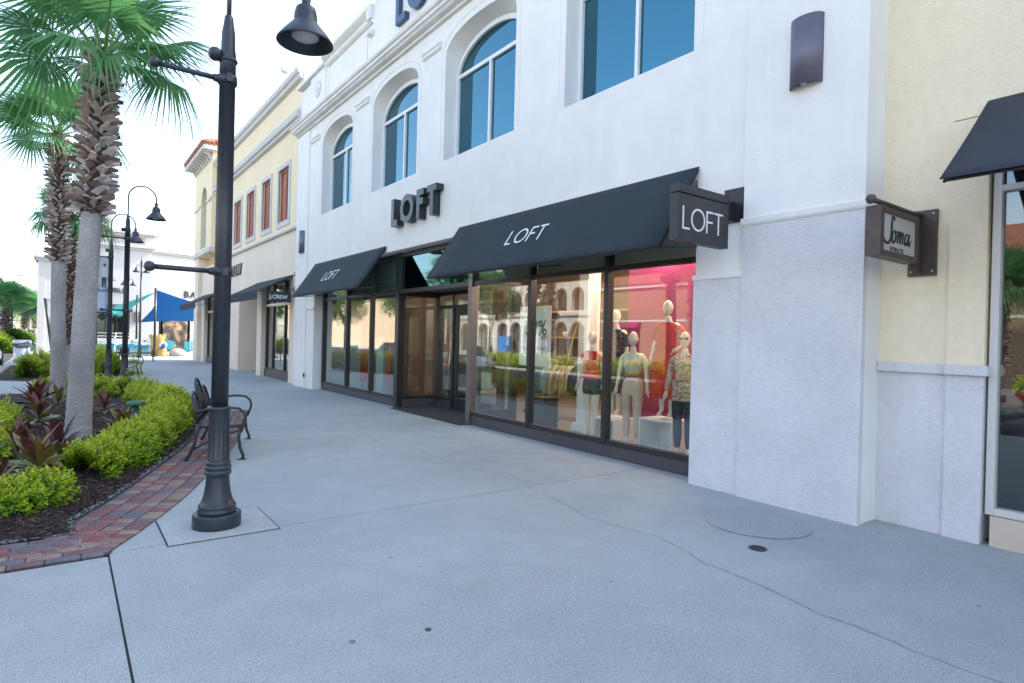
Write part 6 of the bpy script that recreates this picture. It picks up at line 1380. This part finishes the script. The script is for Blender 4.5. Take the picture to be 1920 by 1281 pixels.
def mannequin(label, loc, rz, armL='down', armR='down', top=None, bottom=None, kind='pants', step=.03, z=0.02, dress=None, hipw=1.0, glasses=False, belt=False, headyaw=0, hem=.88, waist=1.10):
    t = thing('mannequin', label, 'mannequin', (loc[0], loc[1], z), rz, group='mannequins in the shop window')
    A = {'down': ((.215, .01, 1.16), (.245, -.05, .92)), 'hip': ((.33, .06, 1.20), (.19, -.07, 1.07)), 'bend': ((.225, .03, 1.17), (.22, -.17, 1.02))}
    V = [(0, 0, .955), (0, .005, 1.09), (0, .0, 1.24), (0, .01, 1.37), (0, .012, 1.455), (0, -.002, 1.52), (0, -.012, 1.58)]
    Rd = [(.150, .108), (.112, .085), (.130, .098), (.135, .095), (.075, .062), (.047, .05), (.048, .05)]
    E_ = [(0, 1), (1, 2), (2, 3), (3, 4), (4, 5), (5, 6)]; xt = [head_mesh((0, -.022, 1.69), headyaw)]; arms = {}
    for s, a in ((1, armL), (-1, armR)):
        e, w = A[a]; b = len(V); V += [(s*.135, .012, 1.415), (s*.182, .012, 1.375), (s*(.182+e[0])/2*1.0, (.012+e[1])/2, (1.375+e[2])/2), (s*e[0], e[1], e[2]), (s*(e[0]+w[0])/2, (e[1]+w[1])/2, (e[2]+w[2])/2), (s*w[0], w[1], w[2])]
        Rd += [.060, .052, .043, .037, .032, .022]; E_ += [(3, b), (b, b+1), (b+1, b+2), (b+2, b+3), (b+3, b+4), (b+4, b+5)]
        d = Vector(V[b+5])-Vector(V[b+3]); xt.append(hand_mesh(V[b+5], d, s)); arms[s] = b
    legs = {}
    for s in (1, -1):
        f = -step if s > 0 else step; b = len(V); V += [(s*.088, .0, .86), (s*.092, f*.5-.005, .68), (s*.090, f-.01, .50), (s*.090, f+.012, .30), (s*.088, f+.01, .095), (s*.092, f-.06, .045), (s*.096, f-.125, .025)]
        Rd += [.086, .076, .055, .054, .033, .033, .022]; E_ += [(0, b)]+[(b+i, b+i+1) for i in range(6)]; legs[s] = b
    put('body', skin_mesh(V, E_, Rd, 0, M['mann'], extra=xt), t)
    XW = len(V); V.append((0, .003, waist)); Rd.append((.118, .090)); XH = len(V); V.append((0, 0, hem)); Rd.append((.158, .118))
    def sub(idx, edges, scale, m, nm, root=0):
        mp = {i: k for k, i in enumerate(idx)}
        def rr(i):
            r = Rd[i]; return tuple(x*scale+.004 for x in r) if hasattr(r, '__len__') else r*scale+.006
        put(nm, skin_mesh([V[i] for i in idx], [(mp[a], mp[b_]) for a, b_ in edges], [rr(i) for i in idx], root, m, name=nm), t)
    aL, aR, lL, lR = arms[1], arms[-1], legs[1], legs[-1]
    if top:
        m_, sl = top; idx = [1, 0, 2, 3, 4] if kind == 'pants' or True else []; ed = [(0, 1), (1, 2), (2, 3), (3, 4)]
        idx = [0, 1, 2, 3, 4] if sl >= 0 else [1, 2, 3]
        V[1] = V[1] if sl >= 0 else (0, .005, 1.0); ed = [(a, b_) for a, b_ in ed if a in idx and b_ in idx]
        if sl >= 0: idx.append(XH); ed.append((0, XH))
        if sl >= 1:
            for b in (aL, aR):
                k = {1: 3, 2: 4, 3: 6}[sl]; idx += list(range(b, b+k)); ed += [(3, b)]+[(b+i, b+i+1) for i in range(k-1)]
        sub(idx, ed, 1.10, m_, 'top')
    
    if bottom and kind == 'pants': sub([0, XW]+list(range(lL, lL+5))+list(range(lR, lR+5)), [(XW, 0), (0, lL), (0, lR)]+[(b+i, b+i+1) for b in (lL, lR) for i in range(4)], 1.13, bottom, 'trousers')
    if bottom and kind == 'shorts':
        V[lL+1] = (V[lL+1][0], V[lL+1][1], .66); sub([0, XW, lL, lL+1, lR, lR+1], [(XW, 0), (0, lL), (0, lR), (lL, lL+1), (lR, lR+1)], 1.2, bottom, 'shorts')
    if bottom and kind == 'skirt':
        q = MB(); hem, top_ = dress or (.48, 1.06); n = 48; vs = []; zl = [top_-(top_-hem)*i/12 for i in range(13)]
        for i, z_ in enumerate(zl):
            f = i/12; rx = .125+.07*min(1, f*2.2)+.03*f; ry = .10+.05*min(1, f*2.2)+.04*f
            for j in range(n): a = 2*PI*j/n; w_ = 1+.05*f*math.sin(a*9+1)+.03*f*math.sin(a*14); vs.append((rx*w_*math.cos(a), ry*w_*math.sin(a), z_+.012*f*math.sin(a*3)))
        q.add(vs, [(i*n+j, i*n+(j+1) % n, (i+1)*n+(j+1) % n, (i+1)*n+j) for i in range(12) for j in range(n)], True); q.build('skirt', bottom, t, world=False)
    if belt:
        q = MB(); q.lathe([(.132, 1.085), (.136, 1.088), (.134, 1.122), (.128, 1.125)], n=32, sy=.80); q.build('belt', mat('tan_belt', (.22, .10, .04), .4), t, world=False)
    if glasses:
        q = MB(); q.box(-.066, -.010, -.118, -.108, 1.685, 1.722); q.box(.010, .066, -.118, -.108, 1.685, 1.722); q.box(-.01, .01, -.116, -.110, 1.705, 1.712); q.build('sunglasses', M['frame'], t, world=False)
    return t
def print_mat(name, base, spots, sc_=30):
    m, tt, p = new_mat(name); N = tt.nodes; L = tt.links; tc = N.new('ShaderNodeTexCoord'); v = N.new('ShaderNodeTexVoronoi'); v.inputs['Scale'].default_value = sc_; L.new(tc.outputs['Object'], v.inputs['Vector'])
    r = N.new('ShaderNodeValToRGB'); r.color_ramp.interpolation = 'CONSTANT'; e = r.color_ramp.elements
    st = [(0, base)]+[(.45+.5*i/len(spots), c) for i, c in enumerate(spots)]
    while len(e) < len(st): e.new(.5)
    for el, (ps, c) in zip(e, st): el.position = ps; el.color = (*c, 1)
    sp = N.new('ShaderNodeSeparateColor'); L.new(v.outputs['Color'], sp.inputs[0]); L.new(sp.outputs[0], r.inputs[0]); L.new(r.outputs[0], p.inputs['Base Color']); p.inputs['Roughness'].default_value = .8; return m
def stripe_mat(name, cols, sc_):
    m, tt, p = new_mat(name); N = tt.nodes; L = tt.links; tc = N.new('ShaderNodeTexCoord'); s = N.new('ShaderNodeSeparateXYZ'); L.new(tc.outputs['Object'], s.inputs[0])
    a = N.new('ShaderNodeMath'); a.operation = 'MULTIPLY_ADD'; a.inputs[1].default_value = sc_; a.inputs[2].default_value = -sc_*1.0; L.new(s.outputs[2], a.inputs[0]); f = N.new('ShaderNodeMath'); f.operation = 'FRACT'; L.new(a.outputs[0], f.inputs[0])
    r = N.new('ShaderNodeValToRGB'); r.color_ramp.interpolation = 'CONSTANT'; e = r.color_ramp.elements
    while len(e) < len(cols): e.new(.5)
    for i, (el, c) in enumerate(zip(e, cols)): el.position = i/len(cols); el.color = (*c, 1)
    L.new(f.outputs[0], r.inputs[0]); L.new(r.outputs[0], p.inputs['Base Color']); p.inputs['Roughness'].default_value = .8; return m
redc = mat('red_cloth', (.60, .012, .010), .75, var=.1, scale=9); orng = mat('orange_red_cloth', (.75, .13, .02), .75, var=.12, scale=9); navy = mat('navy_cloth', (.018, .03, .075), .8, var=.2, scale=14)
creamc = mat('cream_linen', (.60, .52, .43), .85, var=.08, scale=12); denim = mat('dark_denim', (.025, .045, .09), .85, var=.25, scale=30)
floral_d = print_mat('dark_floral_cloth', (.02, .028, .05), [(.09, .11, .16), (.30, .14, .10), (.02, .03, .06)], 38)
floral_l = print_mat('light_floral_cloth', (.52, .46, .42), [(.45, .15, .07), (.12, .14, .22), (.55, .48, .40), (.40, .24, .08)], 48)
stripes = stripe_mat('striped_knit', [(.42, .17, .14), (.42, .17, .14), (.50, .33, .25), (.25, .36, .50), (.55, .35, .2)], 3.0)
FW = R(-90)   # turns a figure that faces -y to face -x
mannequin('mannequin in a red wrap top and navy shorts, leftmost in the window', (7.32, 7.50), FW+R(14), top=(redc, 1), bottom=navy, kind='shorts', z=.02, hem=1.0)
mannequin('mannequin in a dark floral dress raised on the left white cube', (7.60, 7.22), FW+R(8), top=(floral_d, 2), bottom=floral_d, kind='skirt', dress=(.40, 1.08), z=.40)
mannequin('mannequin in a striped camisole and cream belted trousers in the middle', (7.30, 6.56), FW+R(30), top=(stripes, -1), bottom=creamc, belt=True, waist=1.15, z=.02, headyaw=R(20))
mannequin('mannequin in a red orange shirt dress with hand on hip on the right cube', (7.50, 6.04), FW+R(16), armL='hip', armR='down', top=(redc, 2), bottom=redc, kind='skirt', dress=(.30, 1.10), z=.51)
mannequin('mannequin with sunglasses, light floral blouse and dark jeans at the right', (7.22, 5.50), FW+R(24), top=(floral_l, 3), bottom=denim, glasses=True, z=.02, headyaw=R(0))
def cube(x0, x1, y0, y1, h, lab):
    t = thing('display_cube', lab, 'display cube', ((x0+x1)/2, (y0+y1)/2, .02)); th = .025
    for nm, bx in (('top_board', (x0, x1, y0, y1, .02+h-th, .02+h)), ('side_board', (x0, x1, y0, y0+th, .02, .02+h-th)), ('side_board', (x0, x1, y1-th, y1, .02, .02+h-th)), ('bottom_board', (x0, x1, y0+th, y1-th, .02, .02+th)), ('back_board', (x1-th, x1, y0+th, y1-th, .02+th, .02+h-th))):
        q = MB(); q.box(*bx); q.build(nm, M['white'], t)
cube(7.22, 7.72, 5.70, 6.34, .47, 'open white display cube under the red dress mannequin'); cube(7.28, 7.80, 6.92, 7.46, .35, 'lower white display cube under the dark floral mannequin')
# rack of clothes
def rack(x, y0, y1, h, lab):
    t = thing('clothes_rack', lab, 'clothes rack', (x, (y0+y1)/2, .02)); q = MB(); q.tube([(x, y0, .1), (x, y0, h), (x, y1, h), (x, y1, .1)], .014, 8); q.build('rail', M['steel'], t)
    for y in (y0, y1):
        q = MB(); q.tube([(x-.25, y, .12), (x+.25, y, .12)], .014, 6); q.build('foot_bar', M['steel'], t)
        for s in (-.25, .25): q = MB(); q.lathe([(.05, -.015), (.05, .015)], (x+s, y, .07), n=14, M=Matrix.Rotation(PI/2, 4, 'X')); q.build('castor', M['frame'], t)
    return t
GC = [mat('garment_cloth_%d' % i, c, .85, var=.12, scale=8) for i, c in enumerate([(.05, .13, .27), (.10, .20, .33), (.30, .40, .52), (.34, .22, .14), (.45, .36, .26), (.52, .46, .38), (.02, .022, .025), (.35, .25, .08), (.42, .05, .04), (.55, .53, .50)])]
def garment(x, y, h, ln, mi, lab, group):
    t = thing('hanging_garment', lab, 'garment', (x, y, h), rnd(-.12, .12), group=group); q = MB(); n = 9; vs = []
    for i in range(7):
        f = i/6; z = -.07-ln*f; wx = .05+.16*min(1, f*4)+.03*f
        for j in range(n):
            u = -1+2*j/(n-1); vs.append((u*wx, .018*math.sin(u*7+mi+i*.3)*(.3+f)-.016, z+.02*abs(u)*(i == 0)))
        for j in range(n):
            u = 1-2*j/(n-1); vs.append((u*wx, .018*math.sin(u*7+mi+i*.3)*(.3+f)+.022, z+.02*abs(u)*(i == 0)))
    m2 = 2*n; q.add(vs, [(i*m2+j, i*m2+(j+1) % m2, (i+1)*m2+(j+1) % m2, (i+1)*m2+j) for i in range(6) for j in range(m2)]+[tuple(range(m2)), tuple(range(6*m2, 7*m2))], True); q.build('cloth', GC[mi], t, world=False)
    q = MB(); q.tube([(0, 0, .0), (0, 0, -.05), (.16, 0, -.11)], .004, 4); q.tube([(0, 0, -.05), (-.16, 0, -.11)], .004, 4); q.build('hanger', M['steel'], t, world=False)
names = ['denim blue', 'mid blue', 'pale blue', 'brown', 'tan', 'cream', 'black', 'mustard', 'red', 'off white']
rack(8.55, 8.75, 10.6, 1.18, 'chrome rolling rack of trousers behind the poster')
seq = [7, 6, 6, 6, 6, 5, 5, 4, 4, 3, 5, 3, 2, 2, 1, 0, 1, 0]
seen = {}
for i, mi in enumerate(seq):
    y = 8.82+i*.098; seen[mi] = seen.get(mi, 0)+1
    pos_ = ['nearest the column', 'second from the column', 'third from the column', 'fourth', 'fifth', 'sixth', 'seventh', 'eighth', 'ninth', 'tenth', 'eleventh', 'twelfth', 'thirteenth', 'fourteenth', 'fifteenth', 'third from the far end', 'second from the far end', 'at the far end'][i]
    garment(8.55, y, 1.18, rnd(.50, .62), mi, '%s garment hanging on the chrome rack, %s' % (names[mi], pos_), 'garments on the chrome rack')
rack(10.8, 13.2, 15.2, 1.65, 'tall rack of tops on the back wall seen through the entry glass')
for i, mi in enumerate([8, 9, 5, 8, 2, 9, 8, 6, 9, 5]): garment(10.8, 13.3+i*.19, 1.65, .62, mi, '%s top on the tall back rack, place %s counted from the entrance' % (names[mi], ['one', 'two', 'three', 'four', 'five', 'six', 'seven', 'eight', 'nine', 'ten'][i]), 'tops on the tall back rack')
# poster with 30% off, hung behind the mullion
ps = thing('hanging_poster', 'tall white 30% OFF poster hanging behind the window post', 'poster', (6.55, 8.15, 2.3))
q = MB(); q.box(6.55, 6.556, 7.72, 8.58, 1.20, 2.24); q.build('sheet', M['white'], ps)
gk = mat('dark_green_print', (.05, .12, .08), .6)
for s, sz, y, z, bo in (('30%', .36, 8.42, 1.74, .006), ('OFF', .10, 7.98, 1.66, .002), ('FULL-PRICE STYLES', .078, 8.50, 1.48, .0)):
    me = text_mesh(s, sz, m=gk, ext=.001, bold=bo); me.transform(Matrix.Translation((6.545, y, z)) @ FACE_W); me.transform(Matrix.Translation(-ps.location)); put('lettering', me, ps)
q = MB(); q.tube([(6.553, 8.5, 2.24), (6.553, 8.5, 3.5)], .003, 4); q.tube([(6.553, 7.8, 2.24), (6.553, 7.8, 3.5)], .003, 4); q.build('hanging_wire', M['steel'], ps)
# dark bin, yellow cord, easel sign, trolley table
wb = thing('planter_bin', 'dark grey square bin standing behind the poster window', 'bin', (7.25, 8.65, .02)); q = MB(); q.prism([(-.17, -.17), (.17, -.17), (.17, .17), (-.17, .17)], 'z', 0, .55); q.build('body', mat('dark_bin', (.03, .035, .04), .5), wb, world=False, bevel=.01)
q = MB(); q.box(-.18, .18, -.18, .18, .55, .57); q.build('rim', M['frame'], wb, world=False)
yc = thing('yellow_cord', 'bright yellow tape hanging from the ceiling track in the window', 'tape', (7.6, 8.3, 3.3)); q = MB(); q.tube([(7.9, 8.0, 3.4), (7.6, 8.35, 1.6), (7.45, 8.5, .6)], .014, 5); q.build('tape', mat('yellow_tape', (.75, .65, .05), .5), yc)
es = thing('easel_sign', 'red and white poster in a silver floor stand inside the entrance', 'sign', (7.75, 13.2, .02))
q = MB(); q.tube([(7.7, 13.5, .02), (7.8, 13.5, 1.75)], .014, 6); q.tube([(7.7, 13.05, .02), (7.8, 13.05, 1.75)], .014, 6); q.box(7.6, 8.0, 13.0, 13.55, .02, .04); q.build('stand', M['steel'], es)
q = MB(); q.box(7.755, 7.765, 13.07, 13.48, .85, 1.55); q.build('poster', mat('rose_poster', (.60, .16, .17), .5), es)
q = MB(); q.box(7.745, 7.752, 13.12, 13.43, 1.15, 1.28); q.box(7.745, 7.752, 13.15, 13.40, .95, 1.0); q.build('print_block', M['white'], es)
tb = thing('display_table', 'grey draped display table on castors near the entrance', 'table', (8.7, 13.1, .02))
q = MB(); q.box(8.3, 9.1, 12.4, 13.8, .30, .36); q.build('shelf', GC[9], tb)
q = MB(); q.box(8.35, 8.38, 12.5, 12.53, .1, 1.0); q.box(9.0, 9.03, 12.5, 12.53, .1, 1.0); q.box(8.35, 8.38, 13.7, 13.73, .1, 1.0); q.box(8.3, 9.1, 12.45, 13.8, 1.0, 1.03); q.build('frame', M['frame'], tb)
q = MB(); q.prism([(12.7, .36), (13.3, .36), (13.2, .8), (13.0, .95), (12.85, .8)], 'x', 8.45, 8.9); q.build('folded_cloth', mat('pale_denim', (.36, .42, .50), .85), tb, bevel=.03)
for i, (y, z, c) in enumerate([(11.2, .925, 5), (12.6, .925, 2), (13.9, .925, 9), (10.6, 1.775, 5), (12.2, 1.775, 0), (14.8, 1.775, 9), (16.4, .925, 1)]):
    t = thing('folded_stack', '%s folded clothes stack on the %s wooden shelf, place %s' % (names[c], 'lower' if z < 1 else 'middle', ['one', 'two', 'three', 'four', 'five', 'six', 'seven'][i]), 'clothes', (11.85, y, z), group='folded stacks on the shelves')
    for k in range(4): q = MB(); q.box(-.15+rnd(-.01, .01), .15, -.17, .17+rnd(-.01, .01), k*.045, k*.045+.04); q.build('folded_piece', GC[c], t, world=False, bevel=.012)
pv = thing('shelf_plant', 'small spiky potted plant on the middle shelf', 'plant', (11.85, 13.3, 1.775)); q = MB(); q.lathe([(.07, 0), (.09, .15)], n=14); q.build('pot', M['white'], pv, world=False); q = MB()
for i in range(14): a = i*2.4; q.tube([(0, 0, .14), (math.cos(a)*.08, math.sin(a)*.08, .3), (math.cos(a)*.16, math.sin(a)*.16, .42)], [.012, .01, .002], 4)
q.build('leaves', M['petiole'], pv, world=False)
